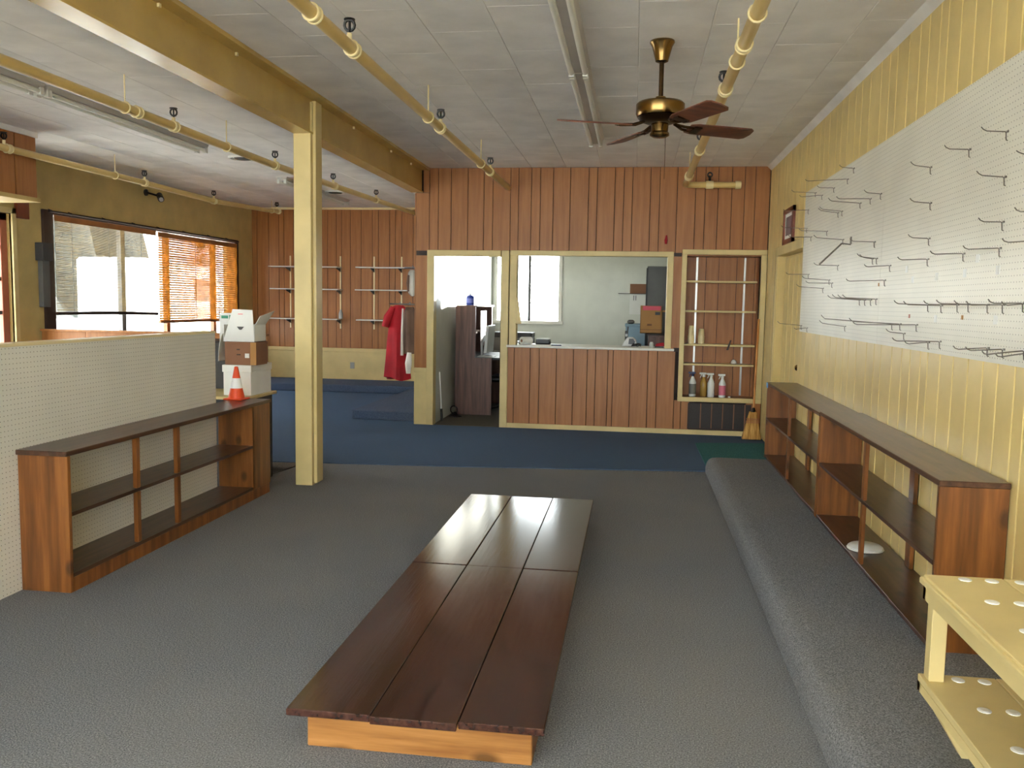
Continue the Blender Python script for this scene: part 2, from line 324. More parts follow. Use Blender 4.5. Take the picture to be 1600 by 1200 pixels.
# office shell
struct(M().box(XO, YP1 - .1, -.003, XR + .2, YF, .004).build('floor_office', OCARP))
struct(M().box(XR, YP1, 0, XR + .2, YF + .2, 3.1).build('wall_office_right', OFFW))
# office back window: white casing, dark steel mullions
wn = struct(M().box(OW0 - .06, YF - .02, OZ0 - .05, OW1 + .06, YF, OZ0).box(OW0 - .06, YF - .02, OZ1, OW1 + .06, YF, OZ1 + .06).box(OW0 - .06, YF - .02, OZ0, OW0, YF, OZ1).box(OW1, YF - .02, OZ0, OW1 + .06, YF, OZ1).build('window_2', WHT, bevel=.003))
part(wn, 'window_sill', WHT, (OW0 - .08, YF - .05, OZ0 - .05, OW1 + .08, YF + .1, OZ0))
for x in (-2.216, -1.768): part(wn, 'mullion', DGREY, (x - .022, YF + .09, OZ0, x + .022, YF + .12, OZ1))
for z in (1.50, 1.80, 2.12): part(wn, 'muntin', DGREY, (OW0, YF + .095, z - .004, OW1, YF + .115, z + .004))
for a, b in ((OW0, -2.238), (-2.194, -1.79), (-1.746, OW1)): part(wn, 'pane', GLASS, (a, YF + .103, OZ0, b, YF + .107, OZ1))
# street front behind the camera
m = M().box(XL - .2, YS - .2, 0, XR + .2, YS, .45).box(XL - .2, YS - .2, 2.65, XR + .2, YS, 3.1)
for x in (XL - .2, -4.6, -2.6, -.6, XR): m.box(x, YS - .2, .45, x + .2, YS, 2.65)
struct(m.build('wall_front', YELW))
wn = struct(M().box(XL, YS - .12, .45, XR, YS - .06, .5).box(XL, YS - .12, 2.6, XR, YS - .06, 2.65).build('window_4', DKBR))
for a, b in ((XL, -4.6), (-4.4, -2.6), (-2.4, -.6), (-.4, XR)): part(wn, 'pane', GLASS, (a, YS - .1, .5, b, YS - .095, 2.6))
# left window frame, mullions and panes
wn = struct(M().box(XL - .12, W0 - .15, WZ0, XL + .03, W0 + .02, WZ1 + .03).box(XL - .12, W1 - .03, WZ0, XL + .03, W1 + .10, WZ1 + .03).box(XL - .12, W0, WZ1 - .02, XL + .03, W1, WZ1 + .03).box(XL - .12, W0, WZ0 - .03, XL + .03, W1, WZ0 + .03).build('window_1', DKBR, bevel=.004))
for y in (10.62, 11.72, 13.12): part(wn, 'mullion', GREYM if y < 11 else PINE, (XL - .11, y - .045, WZ0, XL - .05, y + .045, WZ1))
for a, b in ((W0, 10.575), (10.665, 11.675), (11.765, 13.075), (13.165, W1 - .03)): part(wn, 'pane', GLASS, (XL - .082, a, WZ0, XL - .078, b, WZ1))
# glazed door in the left wall
dr = struct(M().box(XL - .10, L0, .0, XL - .05, L0 + .1, LZ).box(XL - .10, L1 - .1, 0, XL - .05, L1, LZ).box(XL - .1, L0, LZ - .08, XL - .05, L1, LZ).box(XL - .1, L0, 0, XL - .05, L1, .3).build('door_2', PINKF, bevel=.004))
for z in (1.30, 1.66, 2.0): part(dr, 'glazing_bar', GREYM, (XL - .09, L0 + .1, z - .02, XL - .06, L1 - .1, z + .02))
for a, b in ((.3, 1.28), (1.32, 1.64), (1.68, 1.98), (2.02, LZ - .08)): part(dr, 'pane', GLASS, (XL - .077, L0 + .1, a, XL - .073, L1 - .1, b))
struct(M().box(XL - .02, L1, 0, XL + .02, L1 + .06, LZ + .06).box(XL - .02, L0, LZ, XL + .02, L1 + .06, LZ + .06).build('trim_6', YEL))
# soffit in the left corner
sf = struct(M().box(XL, 4.0, 2.42, -5.86, 7.84, 3.08).build('wall_soffit', GROOVE))
for a, b in ((4.0, 4.5), (4.51, 5.0), (5.01, 5.6), (5.61, 6.0), (6.01, 6.5), (6.51, 6.9), (6.91, 7.25), (7.26, 7.55), (7.56, 7.85)): part(sf, 'board', PANEL, (-5.862, a + .003, 2.44, -5.85, b - .003, ZC - .04))
part(sf, 'ledge', YELW, (XL, 4, 2.40, -5.82, 7.86, 2.44)); part(sf, 'ceiling_trim', CEIL, (-5.87, 4, ZC - .05, -5.83, 7.86, ZC))
part(sf, 'bottom_block', MAHOG, (XL + .0, 8.56, 2.32, XL + .04, 8.74, 2.56))

# ------------------------------------------------------------------ carpets and platforms
o = M().hexa([(-6.6, 7.1, -.003), (XR, 7.99, -.003), (XR, YB, -.003), (-6.6, YF, -.003), (-6.6, 7.1, .006), (XR, 7.99, .006), (XR, YB, .006), (-6.6, YF, .006)]).build('blue_carpet', BCARP)
o.data.clear_geometry(); bmv = [(-6.6, 7.02), (-3.3, 7.44), (-1.53, 7.59), (.72, 7.9), (XR, 8.0), (XR, YB - .02), (PW0 - .02, YB - .02), (PW0 - .02, YF - .02), (-6.6, YF - .02)]
mm = M().prism(bmv, 'z', -.003, .006); o.data.from_pydata(mm.v, [], mm.f); tag(o, 'worn blue carpet in front of the panelled office partition', 'carpet')
tag(M().prism([(.70, 8.1), (1.44, 8.1), (1.44, 9.62), (.69, 9.46)], 'z', .006, .014).build('teal_mat', TCARP, bevel=.003), 'small teal carpet offcut on the floor under the broom', 'mat')
m = M(); y0, y1 = .8, 7.86
prof = [(.675, 0), (.675, .05), (.685, .09), (.70, .118), (.73, .134), (.78, .14), (1.465, .14), (1.465, 0)]
tag(m.prism(prof, 'y', y0, y1).build('carpeted_step', GCARP, smooth=True), 'long low step wrapped in grey carpet below the wall shelves', 'step')
o = M().prism([(-3.50, 10.40), (-2.64, 10.31), (-2.64, 13.5), (-3.47, 13.4)], 'z', .006, .12).build('carpeted_dais', DCARP, bevel=.01); tag(o, 'navy carpeted dais beside the yellow wainscot end wall', 'platform')
o = M().prism([(XL + .01, 13.3), (-3.47, 13.42), (-2.64, 13.52), (-2.64, YF - .03), (XL + .01, YF - .03)], 'z', .006, .125).build('carpeted_dais', DCARP, bevel=.01); tag(o, 'low navy carpeted ledge along the far panelled wall', 'platform')
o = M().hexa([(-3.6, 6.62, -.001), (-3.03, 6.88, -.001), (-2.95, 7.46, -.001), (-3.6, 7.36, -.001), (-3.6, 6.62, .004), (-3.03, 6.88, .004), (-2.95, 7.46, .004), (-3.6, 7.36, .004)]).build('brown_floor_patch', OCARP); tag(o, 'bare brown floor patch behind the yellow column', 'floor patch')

# ------------------------------------------------------------------ beam and column
t = thing('ceiling_beam', 'long yellow painted beam running under the ceiling', 'beam', (-2.61, 6, 2.79))
part(t, 'beam_body', BEAM, (-2.675, 1.0, 2.79, -2.55, YB - .003, 3.05)); part(t, 'top_flange', BEAM, (-2.70, 1.0, 3.045, -2.455, YB - .003, 3.078))
part(t, 'bottom_flange', BEAM, (-2.678, 1.0, 2.785, -2.535, YB - .003, 2.80))
for y in (4.4, 5.3, 7.6, 8.8, 9.6): part(t, 'clip', RING, (-2.55, y, 3.025, -2.535, y + .02, 3.045))
t = thing('support_column', 'square yellow painted column standing on the grey carpet', 'column', (-2.61, 6.64, 0))
part(t, 'post', YEL, (-2.68, 6.555, 0, -2.54, 6.70, 2.79), bevel=.003); part(t, 'side_board', YEL, (-2.545, 6.60, .012, -2.515, 6.735, 3.04), bevel=.003)
part(t, 'stiffener', YEL, (-2.60, 6.575, 2.795, -2.535, 6.70, 3.03), bevel=.003); part(t, 'weld_plate', YEL, (-2.66, 6.6, 2.795, -2.645, 6.70, 3.02))

# ------------------------------------------------------------------ sprinkler pipes
def pipe(label, path, r, coups, heads, hangs):
    t = thing('sprinkler_pipe', label, 'pipe', path[0], 'sprinkler pipes under the ceiling'); del t['group']
    M().tube(path, r, 12).build('pipe_run', PIPE, t, smooth=True)
    def at(y):
        for a, b in zip(path[:-1], path[1:]):
            if a[1] <= y <= b[1] and b[1] > a[1]:
                k = (y - a[1]) / (b[1] - a[1]); return Vector(a).lerp(Vector(b), k)
        return Vector(path[-1])
    for y in coups:
        p = at(y); m = M().tube([p - Vector((0, .024, 0)), p + Vector((0, .024, 0))], r * 1.16, 12); m.ring(p - Vector((0, .024, 0)), (0, 1, 0), r * 1.14, .007).ring(p + Vector((0, .024, 0)), (0, 1, 0), r * 1.14, .007); m.build('coupling', RING, t, smooth=True)
    for y in heads:
        p = at(y); m = M().tube([p + Vector((0, 0, r)), p + Vector((0, 0, r + .035))], .014, 8); m.build('sprinkler_neck', RING, t)
        m = M().ring(p + Vector((0, 0, r + .075)), (0, 1, .15), .028, .008, 12, 6); m.tube([p + Vector((0, 0, r + .03)), p + Vector((0, 0, r + .10))], .007, 6); m.lathe([(.003, 0), (.03, .002), (.03, .008), (.003, .01)], p + Vector((0, 0, r + .10)), 12); m.build('sprinkler_head', BLACK, t, smooth=True)
    for y in hangs:
        p = at(y); m = M().ring(p, (0, 1, 0), r + .006, .006, 16, 6); m.tube([p + Vector((0, 0, r)), (p.x, p.y, ZC + .005)], .005, 6); m.build('hanger', RING, t, smooth=True)
    return t
P = 2.84
pipe('cream sprinkler pipe passing beside the yellow beam', [(-1.548, 2.4, P), (-1.54, 6.5, P), (-1.512, YB - .004, P)], .034, (4.02, 4.6, 6.68, 8.9), (4.55, 6.7, 8.92), (6.3, 8.4))
pipe('cream sprinkler pipe above the fan with elbow end', [(.515, 2.4, P), (.515, 9.89, P), (.53, 9.93, P), (1.09, 9.95, P)], .034, (4.69, 5.62, 7.76, 9.3), (5.75, 7.7), (4.2, 5.0, 9.2))
o = [x for x in COL.objects if x.name.startswith('sprinkler_pipe')][-1]
M().tube([(.78, 9.94, P + .03), (.78, 9.94, P + .10)], .012, 8).ring((.78, 9.94, P + .11), (0, 1, 0), .024, .008).build('sprinkler_head', BLACK, o, smooth=True); M().tube([(.74, 9.94, P), (.82, 9.942, P)], .045, 12).build('coupling', RING, o, smooth=True)
M().tube([(1.06, 9.948, P), (1.12, 9.95, P)], .045, 12).build('end_cap', RING, o, smooth=True)
pipe('cream sprinkler pipe between the beam and window wall', [(-3.65, 2.8, P), (-3.65, 8.4, P), (-3.65, 10.1, 2.868), (-3.65, YF - .03, 2.95)], .034, (6.0, 6.51, 8.45, 10.2, 11.9), (6.51, 8.45, 10.15, 11.9), (5.85, 7.4, 9.6))
pipe('cream sprinkler pipe running close to the window blinds', [(-5.79, 4.8, P), (-5.80, 9.6, P), (-5.82, 11.4, 2.83), (-5.85, 13.2, 2.90), (-5.85, 13.69, 2.93)], .034, (7.4, 9.66, 11.4, 13.66), (7.35, 9.66, 11.4, 13.6), (9.07, 13.4))

# ------------------------------------------------------------------ fluorescent fixtures
def fixture(label, xc, ya, yb, gap=.085):
    t = thing('strip_light', label, 'light', (xc, (ya + yb) / 2, ZC)); z = ZC
    M().prism([(xc - .075, z), (xc + .075, z), (xc + .055, z - .035), (xc + .03, z - .05), (xc - .03, z - .05), (xc - .055, z - .035)], 'y', ya, yb).build('housing', FIXT, t)
    for s in (-1, 1): M().tube([(xc + s * .045, ya + .05, z - .06), (xc + s * .045, yb - .05, z - .06)], .019, 10).build('tube', TUBE, t, smooth=True)
    for y in (ya, yb - .045):
        for s in (-1, 1): part(t, 'lamp_holder', WHT, (xc + s * .045 - .017, y, z - .085, xc + s * .045 + .017, y + .045, z - .03))
fixture('twin tube strip light in front of the fan', -.415, 3.42, 5.86); fixture('twin tube strip light behind the fan rod', -.415, 5.88, 8.42)
fixture('twin tube strip light level with the brown corner soffit', -4.49, 6.1, 8.56); fixture('twin tube strip light next to the corner shelves', -4.58, 10.8, 13.3); fixture('twin tube strip light running over the pegboard partition', -4.49, 3.6, 6.06)
for (x, y, l) in ((-4.40, 9.32, 'round ceiling vent between the two strip lights'), (-4.39, 12.3, 'round ceiling vent next to the corner shelves')):
    t = thing('ceiling_vent', l, 'vent', (x, y, ZC)); M().ring((x, y, ZC - .005), (0, 0, 1), .15, .018, 24, 6).build('rim', WHT, t, smooth=True); M().lathe([(.09, -.02), (.10, -.012), (.10, .0)], (x, y, ZC - .002), 20).build('cone', DGREY, t, smooth=True)

# ------------------------------------------------------------------ ceiling fan
fx, fy = .115, 5.38
t = thing('ceiling_fan', 'four bladed brass ceiling fan with brown blades', 'fan', (fx, fy, 2.5))
M().lathe([(.072, 0), (.074, -.01), (.06, -.035), (.048, -.08), (.038, -.118), (.022, -.125)], (fx, fy, ZC), 24).build('canopy', BRASS, t, smooth=True)
M().tube([(fx, fy, 2.95), (fx, fy, 2.70)], .014, 12).build('downrod', BRASSD, t, smooth=True)
M().lathe([(.03, .03), (.03, .0), (.135, -.004), (.145, -.015), (.145, -.07), (.138, -.085), (.12, -.092)], (fx, fy, 2.715), 32).build('motor_housing', BRASS, t, smooth=True)
M().lathe([(.135, .0), (.12, -.02), (.08, -.035), (.05, -.037)], (fx, fy, 2.625), 32).build('vent_skirt', BRASSD, t, smooth=True)
M().lathe([(.05, 0), (.052, -.01), (.05, -.05), (.058, -.06), (.058, -.072), (.04, -.082), (.01, -.086)], (fx, fy, 2.59), 24).build('switch_cup', BRASS, t, smooth=True)
M().tube([(fx + .035, fy, 2.52), (fx + .036, fy, 2.38), (fx + .036, fy, 2.26)], .0018, 5).build('pull_chain', BRASSD, t)
for a in (27, 117, 199, 299):
    R = Matrix.Rotation(math.radians(a), 4, 'Z'); tilt = Matrix.Rotation(math.radians(-13), 4, 'X'); T = Matrix.Translation((fx, fy, 2.575))
    m = M(); m.prism([(.19, -.05), (.24, -.066), (.60, -.073), (.625, -.055), (.635, 0), (.625, .055), (.60, .073), (.24, .066), (.19, .05)], 'z', -.004, .004)
    X = T @ R @ tilt; m.v = [tuple(X @ Vector(p)) for p in m.v]; bl = m.build('blade', BLADE, t)
    m = M().tube([(.10, 0, .02), (.16, .02, .0), (.26, .03, -.006)], .009, 6).tube([(.10, 0, .02), (.16, -.02, .0), (.26, -.03, -.006)], .009, 6).box(.22, -.04, -.012, .27, .04, -.004)
    m.v = [tuple(X @ Vector(p)) for p in m.v]; m.build('blade_iron', BRASSD, bl)

# ------------------------------------------------------------------ low plank bench
t = thing('low_platform', 'low display platform of dark stained planks on the carpet', 'platform', (-.67, 4.2, 0))
xs = [-1.105, -.815, -.525, -.243]
for j, (ya, yb) in enumerate(((2.60, 4.238), (4.243, 5.86))):
    for k in range(3):
        dy = (.0, -.012, .006)[k]
        part(t, 'plank', BENCHM, (xs[k] + .0015, ya + (dy if j == 0 else 0), .128, xs[k + 1] - .0015, yb, .153 + (.002 if (j + k) % 2 else 0)), bevel=.003)
for ya, yb in ((2.655, 2.685), (4.22, 4.26), (5.77, 5.80)): part(t, 'end_rail', PINEX, (-1.05, ya, 0, -.288, yb, .128), bevel=.003)
for x in (-1.05, -.318): part(t, 'side_rail', PINE, (x, 2.685, 0, x + .03, 5.77, .128), bevel=.002)

# ------------------------------------------------------------------ left half-height pegboard partition and shelf
t = thing('pegboard_partition', 'half height white pegboard partition behind the low bookcase', 'partition', (-3.1, 3.7, 0))
part(t, 'core', WHT, (-3.14, 1.0, 0, -3.058, 5.96, 1.24)); part(t, 'pegboard_sheet', PEGL, (-3.058, 1.0, 0, -3.05, 5.96, 1.24)); part(t, 'pegboard_sheet', PEGL, (-3.148, 1.0, 0, -3.14, 5.96, 1.24)); part(t, 'top_cap', RING, (-3.15, 1.0, 1.24, -3.047, 5.965, 1.256), bevel=.002)
t = thing('bookcase', 'low open pine bookcase against the pegboard partition', 'bookcase', (-2.91, 5.0, 0))
xa, xb = -3.047, -2.775
part(t, 'top_board', STAIN, (xa, 3.86, .70, xb + .006, 6.30, .725), bevel=.003)
part(t, 'end_panel', PINE, (xa, 3.875, 0, xb, 3.90, .70), bevel=.002); part(t, 'end_panel', PINE, (xa, 5.98, 0, xb, 6.005, .70), bevel=.002)
part(t, 'shelf', STAIN, (xa, 3.90, .39, xb, 5.98, .41), bevel=.002); part(t, 'bottom_board', STAIN, (xa, 3.90, .075, xb, 5.98, .095), bevel=.002)
part(t, 'toe_rail', PINE, (xb - .02, 3.90, 0, xb, 6.27, .075), bevel=.002)
part(t, 'stile', PINE, (xb - .02, 5.985, .075, xb, 6.285, .70), bevel=.002); part(t, 'end_panel', PINE, (xa, 6.265, 0, xb - .02, 6.285, .70), bevel=.002)
for y in (4.50, 4.94): part(t, 'divider', PINE, (xb - .03, y - .018, .095, xb - .004, y + .018, .39), (xb - .03, y - .018, .41, xb - .004, y + .018, .70), bevel=.002)
# cream counter with boxes
t = thing('cream_counter', 'cream painted ledge holding cartons and a traffic cone', 'counter', (-3.3, 6.6, 0))
part(t, 'worktop', YEL, (-3.7, 6.31, .705, -2.965, 6.86, .73), bevel=.003); part(t, 'base', DGREY, (-3.68, 6.36, 0, -3.0, 6.84, .705))
def carton(name, label, cat, b, mat, flaps=None, grp=None):
    return None
t = thing('archive_box', 'white lidded archive box next to the traffic cone', 'box', (-3.1, 6.6, .73))
part(t, 'body', PAPER, (-3.215, 6.41, .73, -2.985, 6.79, .92), bevel=.002); part(t, 'lid', PAPER, (-3.222, 6.402, .915, -2.978, 6.797, .972), bevel=.003); part(t, 'handle_slot', BLACK, (-3.12, 6.408, .86, -3.07, 6.412, .874))
t = thing('brown_carton', 'closed brown carton between two white boxes', 'box', (-3.07, 6.5, .972))
part(t, 'body', CARDD, (-3.20, 6.41, .973, -2.94, 6.62, 1.155), bevel=.002); part(t, 'corner_tape', CARD, (-2.985, 6.406, .975, -2.938, 6.412, 1.153)); part(t, 'label', PAPER, (-3.03, 6.405, 1.03, -2.995, 6.411, 1.065)); part(t, 'print_mark', DKBR, (-3.10, 6.407, 1.05, -3.07, 6.411, 1.06), (-3.1, 6.407, 1.09, -3.075, 6.411, 1.1))
t = thing('open_white_box', 'open white carton with raised flaps on the brown carton', 'box', (-3.08, 6.5, 1.155))
part(t, 'body', PAPER, (-3.21, 6.41, 1.157, -3.205, 6.62, 1.29), (-3.21, 6.615, 1.157, -2.95, 6.62, 1.29), (-3.21, 6.41, 1.157, -2.95, 6.62, 1.162), (-2.955, 6.41, 1.157, -2.95, 6.62, 1.29))
M().hexa([(-3.21, 6.405, 1.157), (-2.95, 6.405, 1.157), (-2.95, 6.41, 1.157), (-3.21, 6.41, 1.157), (-3.12, 6.385, 1.412), (-2.955, 6.385, 1.408), (-2.955, 6.39, 1.408), (-3.12, 6.39, 1.412)]).build('front_flap', PAPER, t)
M().prism([(-3.088, 1.276), (-3.03, 1.276), (-3.052, 1.252), (-3.068, 1.252)], 'y', 6.391, 6.396).build('printed_emblem', DGREY, t); part(t, 'red_print', PINK, (-3.075, 6.386, 1.372, -3.035, 6.39, 1.377))
M().hexa([(-2.952, 6.42, 1.29), (-2.947, 6.42, 1.29), (-2.947, 6.61, 1.29), (-2.952, 6.61, 1.29), (-2.91, 6.42, 1.36), (-2.905, 6.42, 1.36), (-2.87, 6.61, 1.40), (-2.875, 6.61, 1.40)]).build('side_flap', PAPER, t)
m = M(); pts = [(-3.213, 1.22), (-3.225, 1.20), (-3.24, 1.14), (-3.25, 1.06), (-3.252, 1.0)]
for (a, za), (b_, zb) in zip(pts[:-1], pts[1:]): m.hexa([(a, 6.40, za), (a + .004, 6.40, za), (a + .004, 6.56, za), (a, 6.56, za), (b_, 6.40, zb), (b_ + .004, 6.40, zb), (b_ + .004, 6.56, zb), (b_, 6.56, zb)])
m.build('hanging_flap', PAPER, t)
t = thing('dark_cabinet', 'dark cabinet behind the stacked cartons', 'cabinet', (-3.55, 7.0, 0)); part(t, 'body', DGREY, (-3.9, 6.87, 0, -3.28, 7.25, 1.12), bevel=.004); part(t, 'top', BLACK, (-3.92, 6.865, 1.12, -3.27, 7.26, 1.135), bevel=.003)
t = thing('green_print_box', 'white carton with green print on the dark cabinet', 'box', (-3.36, 6.95, 1.135)); part(t, 'body', PAPER, (-3.49, 6.90, 1.136, -3.29, 7.05, 1.37), bevel=.002)
part(t, 'green_print', GREEN, (-3.47, 6.897, 1.325, -3.41, 6.901, 1.35)); part(t, 'green_print', GREEN, (-3.40, 6.897, 1.315, -3.345, 6.901, 1.355)); part(t, 'green_print', GREEN, (-3.43, 6.897, 1.25, -3.34, 6.901, 1.275))
t = thing('traffic_cone', 'small orange traffic cone with a white collar', 'cone', (-3.02, 6.2, .725))
cb = (-3.0, 6.19, .726)
M().box(-3.075, 6.115, .726, -2.925, 6.265, .738).build('base', ORNG, t, bevel=.004)
def rz(z): return .062 - (.062 - .014) * z / .25
M().lathe([(rz(0), .012), (rz(.09), .09)], cb, 20).build('lower_cone', ORNG, t, smooth=True); M().lathe([(rz(.088) + .0015, .088), (rz(.165) + .0015, .165)], cb, 20).build('collar', REFL, t, smooth=True); M().lathe([(rz(.165), .165), (rz(.25), .25), (.008, .253)], cb, 20).build('tip', ORNG, t, smooth=True)
# brown parapet by the window
t = thing('window_parapet', 'low brown wooden parapet in front of the window', 'partition', (-5.5, 8.9, 0))
bx = [XL + .02, -6.1, -5.6, -5.1, -4.6, -4.15, -3.95]
for a, b in zip(bx[:-1], bx[1:]): part(t, 'panel', MAHOG if 0 else PANEL, (a + .003, 8.9, .007, b - .003, 8.92, 1.09))
part(t, 'top_rail', PANEL, (XL + .02, 8.87, 1.09, -3.95, 8.95, 1.115), bevel=.003)

# ------------------------------------------------------------------ right wall shelves on the step
def wall_shelf(label, ya, yb, zt, posts, backs):
    t = thing('pine_shelf_unit', label, 'shelf', (1.33, (ya + yb) / 2, .14)); x0, x1 = 1.205, 1.465
    part(t, 'top_board', STAIN, (x0 - .004, ya - .008, zt - .024, x1, yb, zt), bevel=.003)
    part(t, 'end_panel', PINE, (x0, ya, .14, x1, ya + .024, zt - .024), bevel=.002); part(t, 'end_panel', PINE, (x0, yb - .024, .14, x1, yb, zt - .024), bevel=.002)
    part(t, 'shelf', STAIN, (x0, ya + .024, .485, x1, yb - .024, .505), bevel=.002); part(t, 'bottom_board', STAIN, (x0, ya + .024, .145, x1, yb - .024, .165), bevel=.002)
    for y in posts: part(t, 'post', PINE, (x0, y - .02, .165, x0 + .02, y + .02, .485), (x0, y - .02, .505, x0 + .02, y + .02, zt - .024), bevel=.002)
    for y in backs: part(t, 'back_post', PINE, (x1 - .025, y - .04, .165, x1 - .005, y + .04, .485), (x1 - .025, y - .04, .505, x1 - .005, y + .04, zt - .024), bevel=.002)
    return t
wall_shelf('low pine shelf unit ending at the perforated yellow stand', 3.53, 5.735, .835, (4.64,), (4.62,))
t = wall_shelf('low pine shelf unit ending at the wall door', 5.75, 8.0, .825, (6.87,), (7.3,))
part(t, 'blue_tape', TAPE, (1.198, 7.94, .775, 1.204, 8.003, .822))
t = thing('white_tray', 'white plastic lid lying on the bottom shelf', 'tray', (1.30, 4.85, .166)); M().lathe([(.06, 0), (.09, .004), (.094, .016), (.08, .026), (.03, .032), (.01, .032)], (1.31, 4.92, .166), 20).build('dish', PAPER, t, smooth=True); M().ring((1.31, 4.92, .172), (0, 0, 1), .094, .005, 20, 6).build('rim', WHT, t, smooth=True)
# yellow perforated stand
t = thing('perforated_stand', 'yellow two tier display stand with white hole plugs', 'stand', (1.1, 2.0, .14)); sx0, sx1, sy0, sy1 = .905, 1.44, 1.2, 2.735
for zt, nm in ((.69, 'top'), (.375, 'shelf')):
    for a, b in ((sx0, 1.13), (1.132, sx1)): part(t, nm + '_board', YEL, (a, sy0, zt - .022, b, sy1, zt), bevel=.002)
    if nm == 'top': part(t, 'edge_moulding', YEL, (sx0 - .012, sy0, zt - .028, sx0 + .004, sy1 + .004, zt - .008), bevel=.003)
    ah = .075 if nm == 'top' else .05
    part(t, nm + '_apron', YEL, (sx0, sy0, zt - ah, sx0 + .022, sy1 - .002, zt - .022), (sx0, sy1 - .024, zt - ah, sx1, sy1 - .002, zt - .022))
    for x in (1.011, 1.087, 1.171, 1.255, 1.34):
        for y in (2.70 if nm == 'shelf' else 2.76 - .06, 2.50, 2.28, 2.06, 1.84):
            M().lathe([(.019, 0), (.019, .002), (.012, .004), (.002, .004)], (x, y, zt), 12).build('hole_plug', WHT, t)
for y in (sy0 + .02, sy1 - .06):
    for x in (sx0 + .012, sx1 - .055):
        part(t, 'leg', YEL, (x, y, .375, x + .045, y + .045, .668), bevel=.002); s = 1 if x < 1.2 else -1
        M().hexa([(x + s * .11, y, .14), (x + s * .11 + .05, y, .14), (x + s * .11 + .05, y + .045, .14), (x + s * .11, y + .045, .14), (x - .005, y, .33), (x + .06, y, .33), (x + .06, y + .045, .33), (x - .005, y + .045, .33)]).build('foot', YEL, t)

# ------------------------------------------------------------------ right pegboards, hooks, tags
pb = []
for (a, b, l) in ((5.492, 7.98, 'white pegboard sheet next to the wall door, full of hooks'), (3.045, 5.488, 'white pegboard sheet above the near pine shelf unit'), (.6, 3.041, 'white pegboard sheet above the yellow stand')):
    o = M().box(1.459, a, 1.2875, 1.468, b, 2.507).build('pegboard_panel', PEGR); tag(o, l, 'pegboard'); pb.append(o)
HK = [(6.43, 2.405, .293, 0), (6.85, 2.399, .128, .018), (7.53, 2.449, .2, .025), (7.27, 2.397, .179, 0), (5.79, 2.193, .213, .014), (6.04, 2.194, .21, .033), (5.56, 2.195, .103, .023), (4.64, 2.034, .105, .024), (6.55, 2.195, .162, .032), (6.67, 2.197, .148, .034), (7.81, 2.339, .211, .003), (7.02, 2.092, .216, .02), (7.84, 2.184, .22, .024), (7.63, 2.094, .19, .015), (6.47, 1.987, .208, .032), (5.64, 1.912, .153, .02), (4.63, 1.857, .106, .02), (3.75, 1.857, .098, .016), (3.76, 1.753, .146, .009), (4.15, 1.754, .148, .011), (4.63, 1.754, .15, .01), (5.57, 1.807, .121, .028), (5.66, 1.81, .084, .026), (6.59, 1.809, .175, .019), (5.28, 1.751, .148, .005), (7.66, 1.782, .191, .014), (6.85, 1.712, .206, .028), (6.75, 1.686, .197, .015), (7.06, 1.653, .207, .029), (5.37, 1.669, .224, .006), (5.92, 1.556, .208, .028), (5.79, 1.555, .208, .033), (5.65, 1.555, .204, .029), (5.53, 1.559, .203, .024), (4.58, 1.525, .169, .019), (4.39, 1.521, .179, .018), (4.18, 1.525, .153, .016), (4.05, 1.527, .141, .017), (3.84, 1.525, .139, .016), (3.69, 1.525, .145, .012), (3.51, 1.531, .131, .013), (3.4, 1.531, .126, .004), (5.17, 1.416, .397, .044), (5.02, 1.419, .277, .027), (4.74, 1.421, .323, .01), (6.28, 1.375, .179, .039), (7.87, 1.343, .21, .033), (7.61, 1.328, .112, 0), (4.94, 1.369, .101, .024), (4.38, 1.349, .224, .014), (4.54, 1.338, .119, .004), (3.81, 1.346, .141, .006), (3.66, 1.348, .147, .007), (3.47, 1.352, .155, -.004), (3.38, 1.351, .142, -.007), (3.77, 2.216, .103, .02), (4.16, 2.214, .112, .019), (4.67, 2.215, .103, .028), (3.76, 2.036, .113, .024), (6.27, 2.456, .101, .023), (3.51, 2.079, .068, .018), (3.4, 1.757, .139, .007), (3.4, 1.862, .104, .014)]
XP = 1.459
ORD = ['top', 'second', 'third', 'fourth', 'fifth', 'sixth', 'seventh', 'eighth', 'ninth', 'tenth', 'eleventh', 'twelfth']
ROWS = {}
for side in (0, 1):
    zz = sorted({h[1] for h in HK if (h[0] > 5.49) == (side == 0)}, reverse=True); rr = []
    for z in zz:
        if not rr or rr[-1] - z > .03: rr.append(z)
    ROWS[side] = rr
def hook_label(y, z, L):
    side = 0 if y > 5.49 else 1; r = max(k for k, q in enumerate(ROWS[side]) if q >= z - 1e-6)
    sz = 'short' if L < .13 else ('long' if L > .2 else 'medium')
    where = 'pegboard sheet by the door' if side == 0 else 'pegboard sheet above the near shelf'
    l = f'{sz} wire hook in the {ORD[min(r, 11)]} hook row down the {where}'
    return l, f'{sz} hooks, {ORD[min(r, 11)]} row, {where}'
for (y, z, L, r) in HK:
    h = .016 if L > .08 else .01
    m = M().tube([(XP, y, z - .035), (XP - .006, y, z - .033), (XP - .008, y, z - .004), (XP - .012, y, z), (XP - L * .5, y, z + (r - h) * .4), (XP - L + .022, y, z + (r - h) * .8), (XP - L + .008, y, z + r - h * .6), (XP - L, y, z + r)], .0023, 6)
    l, g = hook_label(y, z, L)
    o = m.build('peg_hook', WIRE, None, smooth=True); tag(o, l, 'hook', g); m2 = M().box(XP - .005, y - .007, z - .004, XP, y + .007, z + .004); m2.build('back_clip', WIRE, o)
